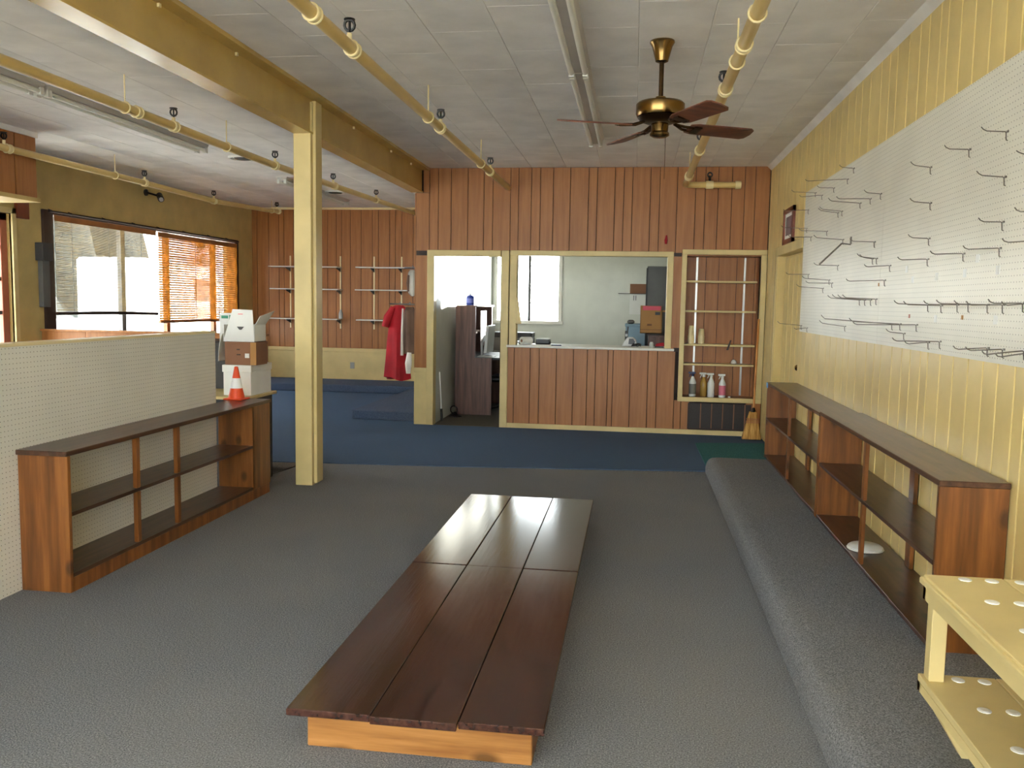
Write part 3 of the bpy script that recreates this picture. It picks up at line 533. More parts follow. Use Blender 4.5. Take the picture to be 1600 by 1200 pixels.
t = thing('angled_bracket', 'bent steel bracket hanging on the pegboard among thin hooks', 'bracket', (XP, 6.25, 1.94)); M().tube([(XP - .002, 6.254, 1.975), (XP - .004, 6.254, 1.938), (XP - .06, 6.26, 1.945), (XP - .20, 6.275, 1.80)], .006, 8).build('arm', WIRE, t, smooth=True); part(t, 'plate', WIRE, (XP - .006, 6.24, 1.94, XP, 6.27, 1.99))
for (y, z, c) in ((4.977, 1.717, PAPER), (4.867, 1.658, PAPER), (4.494, 1.663, PAPER), (3.995, 1.724, PAPER), (4.131, 1.666, PAPER), (3.774, 1.666, PAPER), (4.475, 1.457, PAPER), (3.764, 1.463, PAPER), (4.884, 1.464, PINKF), (4.127, 1.468, CARD), (5.51, 1.646, CARD)):
    s = .018 if c is PAPER else .01; q = pb[0] if y > 5.49 else pb[1]
    part(q, 'price_tag', c, (XP - .0025, y - s, z - s, XP + .001, y + s, z + s))
# picture over the door
t = thing('picture_frame', 'small framed portrait print over the wall door', 'picture', (1.46, 8.77, 2.28)); a, b, c, d = 8.50, 9.05, 2.12, 2.46
part(t, 'frame', MAHOG, (1.445, a, c, 1.469, b, c + .045), (1.445, a, d - .045, 1.469, b, d), (1.445, a, c, 1.469, a + .06, d), (1.445, b - .06, c, 1.469, b, d)); part(t, 'mat_board', PAPER, (1.458, a + .05, c + .04, 1.468, b - .05, d - .04)); part(t, 'print', PHOTO, (1.455, a + .13, c + .08, 1.46, b - .13, d - .08))

# ------------------------------------------------------------------ recessed cabinet
t = thing('recessed_cabinet', 'yellow framed recessed wall cabinet with four shelves', 'cabinet', (.99, YB, .39)); cx0, cx1, cz0, cz1 = .52, 1.464, .39, 2.14; yb_ = YB + .30
part(t, 'frame', YEL, (cx0, YB - .03, cz1 - .058, cx1, YB + .01, cz1), (cx0, YB - .03, cz0, cx1, YB + .01, cz0 + .055), (cx0, YB - .03, cz0 + .055, cx0 + .055, YB + .01, cz1 - .058), (cx1 - .062, YB - .03, cz0 + .055, cx1, YB + .01, cz1 - .058), bevel=.004)
part(t, 'side', PANEL, (cx0 + .035, YB + .01, cz0 + .03, cx0 + .05, yb_, cz1 - .05)); part(t, 'side', PANEL, (cx1 - .057, YB + .01, cz0 + .03, cx1 - .042, yb_, cz1 - .05)); part(t, 'base_board', PANEL, (cx0 + .05, YB + .01, cz0 + .03, cx1 - .057, yb_, cz0 + .05)); part(t, 'head_board', PANEL, (cx0 + .05, YB + .01, cz1 - .07, cx1 - .057, yb_, cz1 - .055))
part(t, 'groove_backing', GROOVE, (cx0 + .04, yb_ + .006, cz0, cx1 - .04, yb_ + .02, cz1))
cb_ = [cx0 + .04, .71, .815, .965, 1.17, 1.26, 1.375, cx1 - .04]
for a, b in zip(cb_[:-1], cb_[1:]): part(t, 'back_board', PANEL, (a + .003, yb_, cz0 + .04, b - .003, yb_ + .012, cz1 - .05))
for z in (1.79, 1.447, 1.057, .829): part(t, 'shelf', YEL, (cx0 + .055, YB + .06, z - .022, cx1 - .085, yb_ - .004, z), bevel=.002)
for x in (.712, 1.262): part(t, 'shelf_standard', STEEL, (x - .011, yb_ - .012, cz0 + .06, x + .011, yb_, cz1 - .07))
def spray(x, y, z, h, label, body, head, lab):
    t = thing('spray_bottle', label, 'bottle', (x, y, z)); r = .04
    M().lathe([(r * .9, 0), (r, .008), (r, h * .55), (r * .85, h * .62), (r * .36, h * .78), (.014, h * .80)], (x, y, z), 16).build('bottle_body', body, t, smooth=True)
    m = M().lathe([(.017, 0), (.017, .025), (.012, .03)], (x, y, z + h * .79), 12); m.box(x - .05, y - .012, z + h * .79 + .03, x + .03, y + .012, z + h * .79 + .052); m.hexa([(x - .045, y - .006, z + h * .79 - .01), (x - .038, y - .006, z + h * .79 - .01), (x - .038, y + .006, z + h * .79 - .01), (x - .045, y + .006, z + h * .79 - .01), (x - .03, y - .006, z + h * .79 + .032), (x - .018, y - .006, z + h * .79 + .032), (x - .018, y + .006, z + h * .79 + .032), (x - .03, y + .006, z + h * .79 + .032)]); m.build('trigger_head', head, t, bevel=.002)
    if lab: M().lathe([(r + .001, h * .1), (r + .001, h * .5)], (x, y, z), 16).build('label', lab, t, smooth=True)
zs = cz0 + .05
spray(.695, YB + .10, zs, .30, 'white spray bottle with navy trigger and grey label', PAPER, NAVY, GREYL); spray(.825, YB + .14, zs, .29, 'spray bottle holding amber liquid', AMBER, WHT, None); spray(.905, YB + .09, zs, .29, 'plain white spray bottle next to the amber one', PAPER, WHT, None); spray(1.035, YB + .09, zs, .28, 'white spray bottle with a pink label', PAPER, WHT, PINKL)
for x, h, l in ((.66, .21, 'taller stack of foam cups on the cabinet shelf'), (.778, .175, 'shorter stack of foam cups on the cabinet shelf')):
    t = thing('cup_stack', l, 'cups', (x, YB + .14, 1.058)); pr = [(.037, 0), (.037, .09)]; n = 6
    for k in range(n): z = .09 + (h - .1) * k / n; pr += [(.034 - .001 * k, z), (.036 - .001 * k, z + .004)]
    pr += [(.026, h)]; M().lathe(pr, (x, YB + .14, 1.058), 16).build('cups', RING, t, smooth=False)
o = M().lathe([(.03, 0), (.035, .01), (.028, .035), (.012, .05)], (1.16, YB + .16, .83), 12).build('crumpled_bag', PLAST, None, smooth=True); tag(o, 'crumpled clear plastic bag on the lowest cabinet shelf', 'bag')
o = M().hexa([(1.06, YB + .05, .995), (1.085, YB + .05, .995), (1.085, YB + .06, .995), (1.06, YB + .06, .995), (1.10, YB + .05, 1.11), (1.115, YB + .05, 1.11), (1.115, YB + .06, 1.11), (1.10, YB + .06, 1.11)]).build('door_stay', DKBR); tag(o, 'dark bracket clipped on the cabinet shelf edge', 'bracket')
o = M().lathe([(.015, 0), (.02, .006), (.012, .016)], (1.12, YB + .1, cz0 + .05), 10).build('bottle_cap', PAPER); tag(o, 'loose white cap on the cabinet base', 'cap')
# return air grille under the cabinet
t = thing('air_grille', 'dark floor level air grille under the recessed cabinet', 'vent', (1.0, YB, .1)); gx0, gx1, gz0, gz1 = .655, 1.36, .085, .372
GRIL = plain('grille_black', (40, 26, 20), .5, var=0)
part(t, 'backing', GRIL, (gx0, YB - .008, gz0, gx1, YB - .002, gz1)); part(t, 'frame', DKBR, (gx0 - .012, YB - .022, gz0 - .015, gx1, YB - .002, gz0), (gx0 - .012, YB - .022, gz0, gx0 + .005, YB - .002, gz1))
m = M()
for k in range(18): z = gz0 + .008 + k * .0155; m.box(gx0, YB - .018, z, gx1, YB - .008, z + .004)
m.build('louvres', GRIL, t, kind='stuff')
for x in (.79, .915, 1.04, 1.165, 1.29): part(t, 'divider', CARDD, (x - .006, YB - .022, gz0, x + .006, YB - .008, gz1))
# broom
t = thing('corn_broom', 'corn broom leaning in the corner by the cabinet', 'broom', (1.35, 9.83, .01)); bx_, by_ = 1.345, 9.86
M().hexa([(bx_ - .115, by_ - .03, .016), (bx_ + .10, by_ - .03, .016), (bx_ + .10, by_ + .03, .016), (bx_ - .115, by_ + .03, .016), (bx_ - .04, by_ - .012, .33), (bx_ + .04, by_ - .012, .33), (bx_ + .04, by_ + .03, .33), (bx_ - .04, by_ + .03, .33)]).build('bristles', STRAW, t, bevel=.006)
for z, hw in ((.205, .074), (.225, .069), (.245, .064)): part(t, 'stitching', PINKF, (bx_ - hw - .004, by_ - .03, z, bx_ + hw, by_ + .036, z + .005))
M().tube([(bx_, by_ + .01, .32), (bx_ + .008, by_ + .02, .37)], [.03, .014], 10).build('collar', DGREY, t, smooth=True); M().tube([(bx_ + .008, by_ + .02, .36), (bx_ + .05, YB - .055, 1.36)], .0125, 10).build('handle', HANDLE, t, smooth=True)
o = M().tube([(.33, YB - .012, 2.20), (.33, YB - .016, 2.245), (.334, YB - .012, 2.30)], [.012, .018, .006], 8).build('red_ornament', RED, None, smooth=True); tag(o, 'tiny red ornament pinned over the hatch frame', 'ornament')

# ------------------------------------------------------------------ hatch counter and its clutter
ct = M().box(-1.497, YB - .05, .972, .462, YB + .52, 1.0).build('counter_top', WHT, bevel=.004); tag(ct, 'long white counter top in the office hatch', 'counter')
zc = 1.0
t = thing('paper_roll', 'paper towel roll lying on the hatch counter', 'roll', (-1.30, YB + .2, zc)); M().tube([(-1.335, YB + .10, zc + .047), (-1.24, YB + .20, zc + .047)], .046, 20).build('paper', PAPER, t, smooth=True); M().tube([(-1.337, YB + .097, zc + .047), (-1.238, YB + .203, zc + .047)], .018, 14).build('core', CARDD, t, smooth=True)
t = thing('black_tray', 'black letter tray beside the paper roll', 'tray', (-1.1, YB + .3, zc)); part(t, 'tray_floor', BLACK, (-1.19, YB + .30, zc, -1.02, YB + .46, zc + .012)); part(t, 'tray_sides', BLACK, (-1.19, YB + .30, zc, -1.02, YB + .308, zc + .06), (-1.19, YB + .452, zc, -1.02, YB + .46, zc + .06), (-1.028, YB + .30, zc, -1.02, YB + .46, zc + .06)); part(t, 'papers', PAPER, (-1.18, YB + .315, zc + .06, -1.03, YB + .44, zc + .075))
tag(M().box(-1.22, YB - .02, zc, -.98, YB + .17, zc + .004).build('paper_sheet', PAPER), 'white paper sheet on the hatch counter', 'paper'); tag(M().tube([(-.97, YB + .02, zc + .006), (-.85, YB + .03, zc + .006)], .006, 8).build('pen', NAVY, None, smooth=True), 'dark pen on the hatch counter', 'pen')
t = thing('tape_dispenser', 'small black and white gadget beside the paper roll', 'dispenser', (-1.4, YB + .1, zc)); part(t, 'foot', BLACK, (-1.388, YB + .22, zc, -1.35, YB + .3, zc + .03), bevel=.006); M().hexa([(-1.383, YB + .22, zc + .028), (-1.352, YB + .22, zc + .028), (-1.352, YB + .29, zc + .028), (-1.383, YB + .29, zc + .028), (-1.376, YB + .23, zc + .05), (-1.358, YB + .23, zc + .05), (-1.358, YB + .28, zc + .05), (-1.376, YB + .28, zc + .05)]).build('cover', WHT, t)
t = thing('cordless_phone', 'silver cordless phone standing in its charging base', 'phone', (-.06, YB + .25, zc)); px, py = -.06, YB + .26
M().prism([(px - .085, zc), (px + .08, zc), (px + .095, zc + .03), (px + .085, zc + .08), (px + .05, zc + .11), (px - .02, zc + .11), (px - .05, zc + .07)], 'y', py, py + .09).build('base', SILV, t, bevel=.006); M().prism([(px - .005, zc + .03), (px + .05, zc + .025), (px + .075, zc + .055), (px + .05, zc + .095), (px, zc + .095)], 'y', py - .006, py).build('dark_panel', BLACK, t)
M().hexa([(px - .05, py + .02, zc + .06), (px - .01, py + .02, zc + .07), (px - .01, py + .06, zc + .07), (px - .05, py + .06, zc + .06), (px - .05, py + .03, zc + .185), (px - .012, py + .03, zc + .19), (px - .012, py + .06, zc + .19), (px - .05, py + .06, zc + .185)]).build('handset', BLACK, t, bevel=.006); part(t, 'screen', SILV, (px - .045, py + .008, zc + .12, px - .018, py + .024, zc + .15)); M().tube([(px - .018, py + .05, zc + .185), (px - .014, py + .05, zc + .235)], .007, 8).build('antenna', BLACK, t, smooth=True)
m = M().tube([(.03 + .05 * math.cos(k * .7) * (1 + .2 * math.sin(k)), YB + .22 + .05 * math.sin(k * .7), zc + .008 + .03 * abs(math.sin(k * .45))) for k in range(26)], .005, 6); tag(m.build('cable_coil', BLACK, None, smooth=True), 'tangled black cable beside the phone', 'cable')
t = thing('glass_jar', 'small clear jar on the hatch counter', 'jar', (.2, YB + .15, zc)); M().lathe([(.022, 0), (.026, .005), (.026, .05), (.02, .055)], (.205, YB + .15, zc), 14).build('jar_body', SILV, t, smooth=True); M().lathe([(.022, .055), (.022, .065)], (.205, YB + .15, zc), 14).build('lid', STEEL, t, smooth=True)
t = thing('red_stapler', 'dark red stapler next to the clear jar', 'stapler', (.3, YB + .2, zc)); part(t, 'lower_arm', BLACK, (.245, YB + .15, zc, .35, YB + .19, zc + .014), bevel=.003); M().prism([(.25, zc + .014), (.352, zc + .018), (.352, zc + .055), (.335, zc + .06), (.26, zc + .045)], 'y', YB + .15, YB + .19).build('upper_arm', RED, t, bevel=.004)
o = M().hexa([(-1.40, YB - .028, 1.25), (-1.33, YB - .03, 1.25), (-1.33, YB + .01, 1.25), (-1.40, YB + .01, 1.25), (-1.392, YB - .026, 1.56), (-1.375, YB - .026, 1.56), (-1.375, YB + .01, 1.56), (-1.392, YB + .01, 1.56)]).build('cleaning_cloth', YEL, None, bevel=.006); tag(o, 'yellow cloth hanging from the hatch frame', 'cloth')

# ------------------------------------------------------------------ office furniture
t = thing('computer_desk', 'brown desk with tall hutch side in the office doorway', 'desk', (-2.1, 11.4, 0)); dy0, dy1 = 11.2, 12.6
m = M().prism([(-2.335, 0.004), (-1.855, 0.004), (-1.855, .765), (-2.085, .765), (-2.085, 1.44), (-2.335, 1.44)], 'y', dy0, dy0 + .03); m.build('side_panel', DESK, t); m = M().prism([(-2.335, 0.004), (-1.855, 0.004), (-1.855, .765), (-2.085, .765), (-2.085, 1.44), (-2.335, 1.44)], 'y', dy1 - .03, dy1); m.build('side_panel', DESK, t)
part(t, 'desk_top', DGREY, (-2.335, dy0 + .03, .74, -1.70, dy1 - .03, .768)); part(t, 'hutch_top', DESK, (-2.335, dy0, 1.44, -2.06, dy1, 1.455)); part(t, 'hutch_shelf', DESK, (-2.335, dy0 + .03, 1.08, -2.09, dy1 - .03, 1.1)); part(t, 'back_panel', DESK, (-2.345, dy0, .1, -2.335, dy1, 1.44)); part(t, 'hutch_divider', DESK, (-2.083, dy0 - .002, .78, -2.077, dy0 + .032, 1.44))
part(t, 'hutch_door', DESK, (-2.075, dy0 + .3, .9, -2.062, dy0 + .75, 1.38))
t = thing('desktop_screen', 'silver computer screen on the office desk', 'monitor', (-1.93, 11.5, .768)); M().hexa([(-1.99, 11.32, .82), (-1.94, 11.32, .82), (-1.94, 11.85, .82), (-1.99, 11.85, .82), (-1.955, 11.32, 1.19), (-1.915, 11.32, 1.19), (-1.915, 11.85, 1.19), (-1.955, 11.85, 1.19)]).build('screen_body', SILV, t, bevel=.008); M().tube([(-2.03, 11.45, .775), (-2.035, 11.45, .95), (-1.985, 11.45, 1.05)], .018, 10).build('stand_arm', SILV, t, smooth=True); part(t, 'stand_foot', SILV, (-2.07, 11.32, .769, -1.86, 11.62, .779), bevel=.003)
t = thing('soap_pump', 'blue hand soap pump bottle on the desk hutch', 'bottle', (-2.16, 11.3, 1.455)); c = (-2.165, 11.27, 1.456)
M().lathe([(.05, 0), (.055, .01), (.055, .10), (.045, .125), (.018, .135)], c, 18).build('bottle_body', BLUE, t, smooth=True); M().lathe([(.02, .135), (.02, .155), (.008, .158), (.008, .215), (.014, .216), (.014, .228)], c, 12).build('pump', PAPER, t, smooth=True); part(t, 'spout', PAPER, (c[0] - .05, c[1] - .008, c[2] + .217, c[0], c[1] + .008, c[2] + .229)); M().lathe([(.0556, .03), (.0556, .09)], c, 18).build('label', plain('soap_label', (120, 130, 220), .4, var=.2), t, smooth=True)
t = thing('white_stick', 'white pole with black grip leaning inside the doorway', 'pole', (-2.33, 10.5, 0)); M().tube([(-2.37, 10.5, .15), (-2.392, 10.49, .62)], .010, 8).build('shaft', PAPER, t, smooth=True); M().tube([(-2.362, 10.5, .006), (-2.37, 10.5, .16)], .016, 8).build('grip', BLACK, t, smooth=True)
t = thing('floor_fan_base', 'round black base with a coiled cord behind the white pole', 'base', (-2.28, 10.95, .004)); M().lathe([(.09, 0), (.09, .012), (.03, .03), (.015, .06)], (-2.29, 10.97, .004), 18).build('disc', BLACK, t, smooth=True); M().ring((-2.31, 10.98, .09), (.3, 1, 0), .05, .008, 16, 6).build('cord_loop', BLACK, t, smooth=True)
t = thing('office_chair', 'dark office chair pushed under the desk', 'chair', (-1.75, 11.9, 0)); part(t, 'seat', BLACK, (-1.95, 11.5, .42, -1.55, 11.95, .50), bevel=.03); part(t, 'backrest', BLACK, (-1.60, 11.52, .6, -1.54, 11.93, .98), bevel=.02); part(t, 'back_support', BLACK, (-1.57, 11.68, .45, -1.545, 11.77, .62)); M().tube([(-1.75, 11.72, .06), (-1.75, 11.72, .43)], .025, 10).build('gas_lift', STEEL, t, smooth=True)
for k in range(5): a = k * 1.2566; M().tube([(-1.75, 11.72, .09), (-1.75 + .26 * math.cos(a), 11.72 + .26 * math.sin(a), .045)], [.022, .014], 8).build('foot', BLACK, t, smooth=True); 
for k in range(5): a = k * 1.2566; M().tube([(-1.75 + .26 * math.cos(a), 11.72 + .26 * math.sin(a) - .012, .026), (-1.75 + .26 * math.cos(a), 11.72 + .26 * math.sin(a) + .012, .026)], .022, 10).build('castor', BLACK, t, smooth=True)
t = thing('printer', 'black topped printer under the office window', 'printer', (-1.9, 13.9, .7)); part(t, 'body', GREYM, (-2.3, 13.5, .74, -1.6, 13.95, .95), bevel=.01); part(t, 'lid', BLACK, (-2.3, 13.5, .95, -1.6, 13.95, 1.03), bevel=.01)
t = thing('office_table', 'plain grey table holding the printer', 'table', (-1.9, 13.9, 0)); part(t, 'table_top', GREYM, (-2.36, 13.4, .71, -1.5, 14.1, .74), bevel=.004)
for x in (-2.34, -1.56):
    for y in (13.42, 14.04): part(t, 'leg', DGREY, (x, y, .004, x + .04, y + .04, .71))
t = thing('tall_locker', 'tall grey cabinet behind the cardboard box', 'cabinet', (.6, 12.9, 0)); part(t, 'body', GREYM, (.165, 12.75, .004, .95, 13.3, 2.06), bevel=.004); part(t, 'door', GREYM, (.175, 12.73, .05, .94, 12.75, 2.04), bevel=.003); part(t, 'edge_strip', DGREY, (.15, 12.72, .05, .168, 12.76, 2.03))
t = thing('office_sideboard', 'dark topped wooden sideboard under the cardboard box', 'cabinet', (.5, 12.0, 0)); part(t, 'top', DKBR, (.16, 11.5, 1.10, .95, 12.1, 1.125), bevel=.003); part(t, 'body', DESK, (.19, 11.53, .004, .93, 12.1, 1.10)); part(t, 'door', DESK, (.20, 11.515, .05, .56, 11.53, 1.08), bevel=.003); part(t, 'door', DESK, (.57, 11.515, .05, .92, 11.53, 1.08), bevel=.003)
t = thing('open_cardboard_box', 'open cardboard box with pink paper on the sideboard', 'box', (.22, 11.7, 1.125)); x0, x1, z0, z1 = .08 + .085, .36, 1.127, 1.43
x0 = .075; part(t, 'box_body', CARD, (x0, 11.50, z0, x1, 11.508, z1), (x0, 11.79, z0, x1, 11.80, z1 + .06), (x0, 11.5, z0, x0 + .008, 11.8, z1), (x1 - .008, 11.5, z0, x1, 11.8, z1), (x0, 11.5, z0, x1, 11.8, z0 + .008)); part(t, 'pink_paper', PINK, (x0 + .03, 11.75, z1 - .1, x1 - .015, 11.788, z1 + .055)); part(t, 'flap', CARD, (x1, 11.5, z1 - .02, x1 + .08, 11.79, z1)); part(t, 'printed_mark', DGREY, (x0 + .19, 11.497, z1 - .06, x0 + .255, 11.501, z1 - .02)); part(t, 'printed_mark', CARDD, (x0 + .09, 11.497, z0 + .10, x0 + .15, 11.501, z0 + .125)); part(t, 'bottom_tape', CARDD, (x0, 11.496, z0 + .045, x1, 11.501, z0 + .052))
t = thing('notice_sheets', 'white notice sheets pinned under a brown board', 'notices', (.05, 14.39, 1.6)); part(t, 'board', CARDD, (-.09, 14.375, 1.68, .2, 14.398, 1.84)); part(t, 'sheet', PAPER, (-.09, 14.39, 1.34, .2, 14.398, 1.67)); part(t, 'clip', DGREY, (-.03, 14.383, 1.57, -.02, 14.391, 1.65), (.005, 14.383, 1.57, .015, 14.391, 1.65)); part(t, 'shelf_edge', DGREY, (-.28, 14.37, 1.675, .2, 14.398, 1.685))
t = thing('blue_bin', 'pale blue plastic bin beside the sideboard', 'bin', (.05, 12.3, 0)); M().hexa([(-.08, 12.0, .004), (.15, 12.0, .004), (.15, 12.4, .004), (-.08, 12.4, .004), (-.12, 11.98, 1.22), (.155, 11.98, 1.22), (.155, 12.45, 1.22), (-.12, 12.45, 1.22)]).build('bin_body', MINT, t, bevel=.01); part(t, 'rim', MINT, (-.13, 11.97, 1.20, .157, 12.46, 1.235), bevel=.006); part(t, 'grey_bag', GREYM, (-.1, 12.0, 1.235, .0, 12.2, 1.29), bevel=.02)

# ------------------------------------------------------------------ far wall bracket shelves
def bshelf(label, uprights, rows):
    t = thing('bracket_shelving', label, 'shelving', (rows[0][0], YF - .1, 1.0))
    for x in uprights: part(t, 'upright', RING, (x - .012, YF - .02, 1.0, x + .012, YF - .006, 2.245))
    for (xa, xb, z) in rows:
        sh = part(t, 'shelf', WHT, (xa, YF - .26, z - .018, xb, YF - .012, z), bevel=.002)
        for x in uprights:
            if xa < x < xb + .05: M().prism([(YF - .02, z - .02), (YF - .22, z - .02), (YF - .22, z - .032), (YF - .02, z - .085)], 'x', x - .005, x + .005).build('bracket', GREYM, sh)
bshelf('white bracket shelves hanging behind the yellow column', (-5.95, -5.045), [(-6.25, -5.02, 2.06), (-6.23, -5.01, 1.68), (-6.25, -5.02, 1.17)])
bshelf('white bracket shelves hanging behind the red garment', (-4.445, -3.96), [(-4.70, -3.72, 2.06), (-4.71, -3.80, 1.68), (-4.69, -3.75, 1.17)])
o = M().tube([(-4.99, YF - .16, 1.172), (-4.99, YF - .16, 1.26), (-4.99, YF - .16, 1.33)], [.035, .035, .015], 12).build('glass_vase', SILV, None, smooth=True); tag(o, 'small pale bottle at the shelf end behind the column', 'bottle')
# garments on the wall rods
def garment(name, label, cat, mat, sections, extra=None):
    t = thing(name, label, cat, (sections[-1][1], sections[-1][2], sections[-1][0])); n = 22; V = []; F = []
    for (z, cx, cy, rx, ry, fold) in sections:
        for k in range(n):
            a = 2 * math.pi * k / n; q = 1 + fold * math.sin(a * 5 + z * 3)
            V.append((cx + rx * q * math.cos(a), cy + ry * q * math.sin(a), z + (fold * .12 * math.sin(a * 2) if z < .6 else 0)))
    for i in range(len(sections) - 1):
        for k in range(n): F.append((i * n + k, i * n + (k + 1) % n, (i + 1) * n + (k + 1) % n, (i + 1) * n + k))
    F.append(tuple(range(n))); F.append(tuple((len(sections) - 1) * n + k for k in range(n)))
    M().add(V, F).build('cloth_body', mat, t, smooth=True); return t
for z, l, y, q in ((1.455, .62, 11.2, 'red robe'), (1.455, .36, 10.83, 'brown bagged garment'), (1.93, .36, 10.97, 'bagged white shirt')):
    rod = thing('clothes_rod', f'short steel rod holding the {q}', 'rod', (PW0 - .02, y, z)); M().tube([(PW0 - .012, y, z), (PW0 - l, y, z)], .010, 8).build('bar', STEEL, rod, smooth=True); M().tube([(PW0 - .012, y, z), (PW0 - .018, y, z)], .02, 12).build('flange', STEEL, rod, smooth=True)
g = garment('red_robe', 'long red robe hanging from the wall rod', 'garment', RED, [(1.44, -3.12, 11.2, .05, .03, 0), (1.41, -3.12, 11.2, .10, .06, .05), (1.2, -3.12, 11.2, .115, .10, .12), (.95, -3.13, 11.2, .13, .11, .16), (.7, -3.135, 11.2, .145, .12, .2), (.46, -3.14, 11.2, .16, .13, .22)])
M().tube([(-3.18, 11.16, 1.41), (-3.25, 11.13, 1.28), (-3.28, 11.12, 1.15)], [.04, .055, .05], 12).build('sleeve', RED, g, smooth=True); M().ring((-3.10, 11.2, 1.462), (1, 0, 0), .022, .004, 12, 5).build('hanger_hook', STEEL, g)
g = garment('bagged_garment', 'brown garment in clear plastic beside the red robe', 'garment', BRCL, [(1.42, -2.87, 10.83, .05, .03, 0), (1.38, -2.87, 10.83, .07, .08, .08), (1.1, -2.87, 10.83, .075, .10, .12), (.82, -2.87, 10.83, .08, .10, .14)])
M().tube([(-2.945, 10.76, 1.40), (-2.95, 10.75, 1.1), (-2.95, 10.75, .8)], [.012, .016, .02], 8).build('plastic_fold', PLAST, g, smooth=True); M().tube([(-2.85, 10.74, .84), (-2.86, 10.73, .7), (-2.86, 10.73, .57)], [.03, .045, .03], 10).build('plastic_tail', PLAST, g, smooth=True); M().ring((-2.87, 10.83, 1.462), (1, 0, 0), .022, .004, 12, 5).build('hanger_hook', STEEL, g)
g = garment('bagged_shirt', 'white bagged shirt hanging above the brown garment', 'garment', PLAST, [(1.90, -2.88, 10.97, .03, .03, 0), (1.86, -2.885, 10.97, .045, .09, .1), (1.72, -2.885, 10.97, .055, .11, .14), (1.60, -2.88, 10.97, .045, .10, .12), (1.56, -2.87, 10.97, .02, .05, .1)])
M().tube([(-2.90, 10.86, 1.83), (-2.905, 10.855, 1.72), (-2.90, 10.86, 1.62)], [.014, .02, .012], 8).build('inner_fold', BRCL, g, smooth=True); M().ring((-2.88, 11.0, 1.935), (1, 0, 0), .022, .004, 12, 5).build('hanger_hook', STEEL, g)

# ------------------------------------------------------------------ bamboo blinds, curtain rod, wall box, camera
def blind(label, ya, yb, zt, zb0, zb1, mat, pitch, hgt, x):
    t = thing('bamboo_blind', label, 'blind', (x, (ya + yb) / 2, zb0)); m = M(); z = zt - .06
    n = int((zt - .06 - min(zb0, zb1)) / pitch)
    for k in range(n):
        f = k / (n - 1); za = zt - .06 + (zb0 - zt + .06) * f; zc_ = zt - .06 + (zb1 - zt + .06) * f; w = .0012 * math.sin(k * 1.7); s = .004 * math.sin(k * .19)
        m.hexa([(x + s, ya, za + w), (x + .003 + s, ya, za + w), (x + .003 + s, yb, zc_ - w), (x + s, yb, zc_ - w), (x + s, ya, za + w + hgt), (x + .003 + s, ya, za + w + hgt), (x + .003 + s, yb, zc_ - w + hgt), (x + s, yb, zc_ - w + hgt)])
    m.build('reeds', mat, t, kind='stuff')
    part(t, 'valance', BAMH, (x - .004, ya, zt - .075, x + .008, yb, zt - .012)); M().tube([(x + .002, ya, zb0 - .015), (x + .004, (ya + yb) / 2, (zb0 + zb1) / 2 - .006), (x + .002, yb, zb1 - .015)], .020, 10).build('bottom_roll', DKBR if mat is BAMP else BAMH, t, smooth=True)
    k = 0; y = ya + .3
    while y < yb: M().tube([(x + .006, y, zt), (x + .008, y, zb0 + .0)], .0025, 5).build('cord', DGREY, t); y += .72
blind('pale bamboo blind on the window nearest the glazed door', 9.14, 11.255, 2.42, 1.30, 1.275, BAMP, .0105, .0066, XL + .045)
blind('golden bamboo blind hanging at the far window end', 11.285, 13.68, 2.405, 1.16, 1.14, BAMB, .0092, .0089, XL + .06)
t = thing('curtain_pole', 'thin dark curtain pole along the window top', 'curtain pole', (XL + .06, 11.4, 2.44)); M().tube([(XL + .05, 9.05, 2.445), (XL + .05, 13.78, 2.435)], .011, 8).build('pole', DKBR, t, smooth=True)
for y in (9.1, 9.45, 10.1, 10.75, 11.35, 12.05, 12.8, 13.4): M().tube([(XL + .005, y, 2.47), (XL + .05, y, 2.455), (XL + .055, y, 2.43)], .005, 6).build('screw_hook', BLACK, t)
t = thing('mounted_box', 'dark grey box mounted beside the window frame', 'box', (XL + .06, 8.96, 1.8)); part(t, 'housing', DGREY, (XL + .0, 8.86, 1.88, XL + .10, 9.03, 2.08), bevel=.004); part(t, 'lower_panel', GREYM, (XL, 8.90, 1.36, XL + .06, 9.02, 1.88), bevel=.003)
t = thing('security_camera', 'black security camera bracketed above the window', 'camera', (XL + .1, 11.2, 2.86)); M().lathe([(.045, 0), (.045, .02), (.015, .03)], n=12).build('mount', BLACK, t); mo = t.children[-1]; mo.matrix_parent_inverse = Matrix.Translation(-Vector((XL + .1, 11.2, 2.86))); mo.rotation_euler = (0, math.pi / 2, 0); mo.location = (XL, 11.1, 2.91)
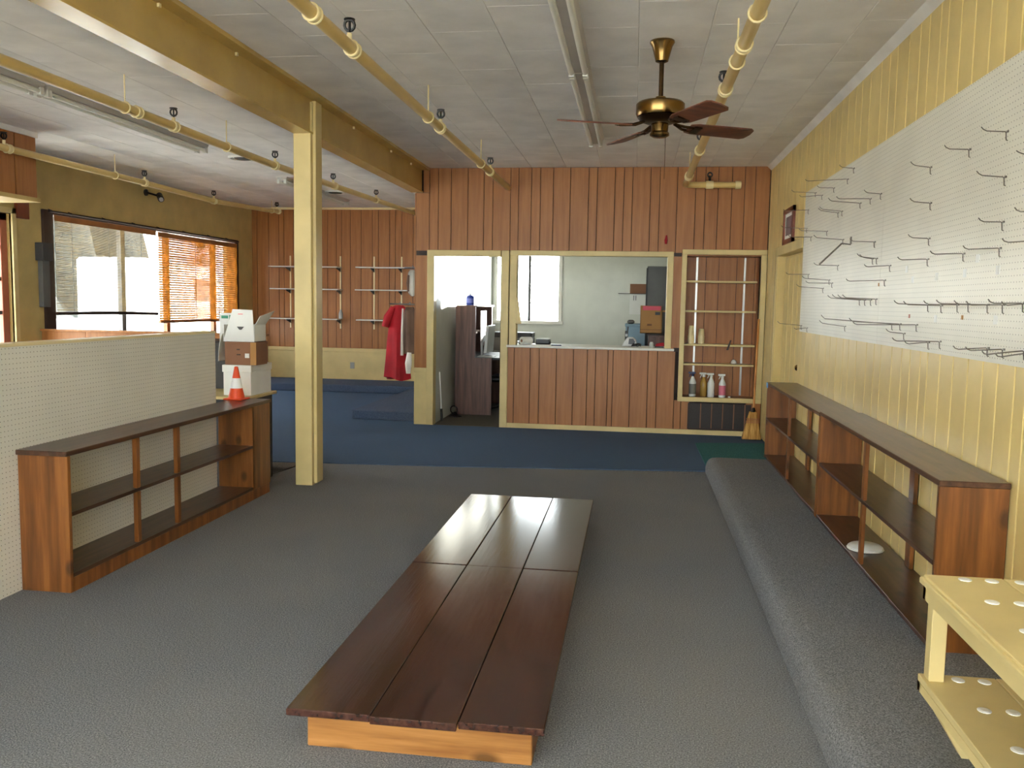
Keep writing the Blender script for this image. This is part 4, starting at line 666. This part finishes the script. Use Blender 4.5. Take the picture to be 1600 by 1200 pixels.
M().tube([(XL + .02, 11.1, 2.91), (XL + .12, 11.18, 2.88)], .014, 8).build('arm', BLACK, t, smooth=True); M().tube([(XL + .07, 11.33, 2.90), (XL + .17, 11.20, 2.83)], .042, 14).build('camera_body', DGREY, t, smooth=True); M().tube([(XL + .168, 11.203, 2.832), (XL + .182, 11.185, 2.823)], .028, 14).build('lens', SILV, t, smooth=True)

# ------------------------------------------------------------------ outdoors beyond the windows
struct(M().box(-70, -60, -.25, 60, 90, -.15).build('ground_outside', CONC))
m = M(); n = 30
V = []; F = []
for k in range(n + 1):
    y = 44 + 25 * k / n; h = 7 + 3 * math.sin(k * .7) + 1.5 * math.sin(k * 1.9)
    V += [(-40, y, -.2), (-42, y, h * .8), (-56, y, h), (-66, y, -.2)]
for k in range(n):
    for j in range(3): F.append((k * 4 + j, (k + 1) * 4 + j, (k + 1) * 4 + j + 1, k * 4 + j + 1))
struct(m.add(V, F).build('hillside', HILL, smooth=True))
t = thing('delivery_van', 'white van parked outside the blinds', 'vehicle', (-13.5, 23, -.15)); M().prism([(20.8, .25), (26.6, .25), (26.6, 1.2), (25.4, 1.45), (24.7, 2.45), (20.8, 2.5)], 'x', -14.5, -12.6).build('body', BRIGHTW, t, bevel=.08); part(t, 'side_window', DGREY, (-12.62, 23.5, 1.4, -12.57, 24.7, 2.0))
for y in (22, 25.4): M().tube([(-12.75, y, .2), (-12.55, y, .2)], .34, 16).build('wheel', TYRE, t, smooth=True)
t = thing('play_slide', 'colourful play slide outside the window', 'slide', (-18, 25, -.15)); M().hexa([(-18.4, 27.6, -.15), (-17.9, 27.6, -.15), (-17.9, 27.9, -.15), (-18.4, 27.9, -.15), (-18.4, 29.2, 1.5), (-17.9, 29.2, 1.5), (-17.9, 29.4, 1.5), (-18.4, 29.4, 1.5)]).build('chute', YELLOWP, t); part(t, 'tower', PINK, (-18.4, 29.4, -.15, -17.9, 29.9, 1.7)); part(t, 'ladder', GREEN, (-18.35, 29.9, -.15, -17.95, 30.05, 1.5))
for o in COL.objects:
    if '_base' in o: del o['_base']
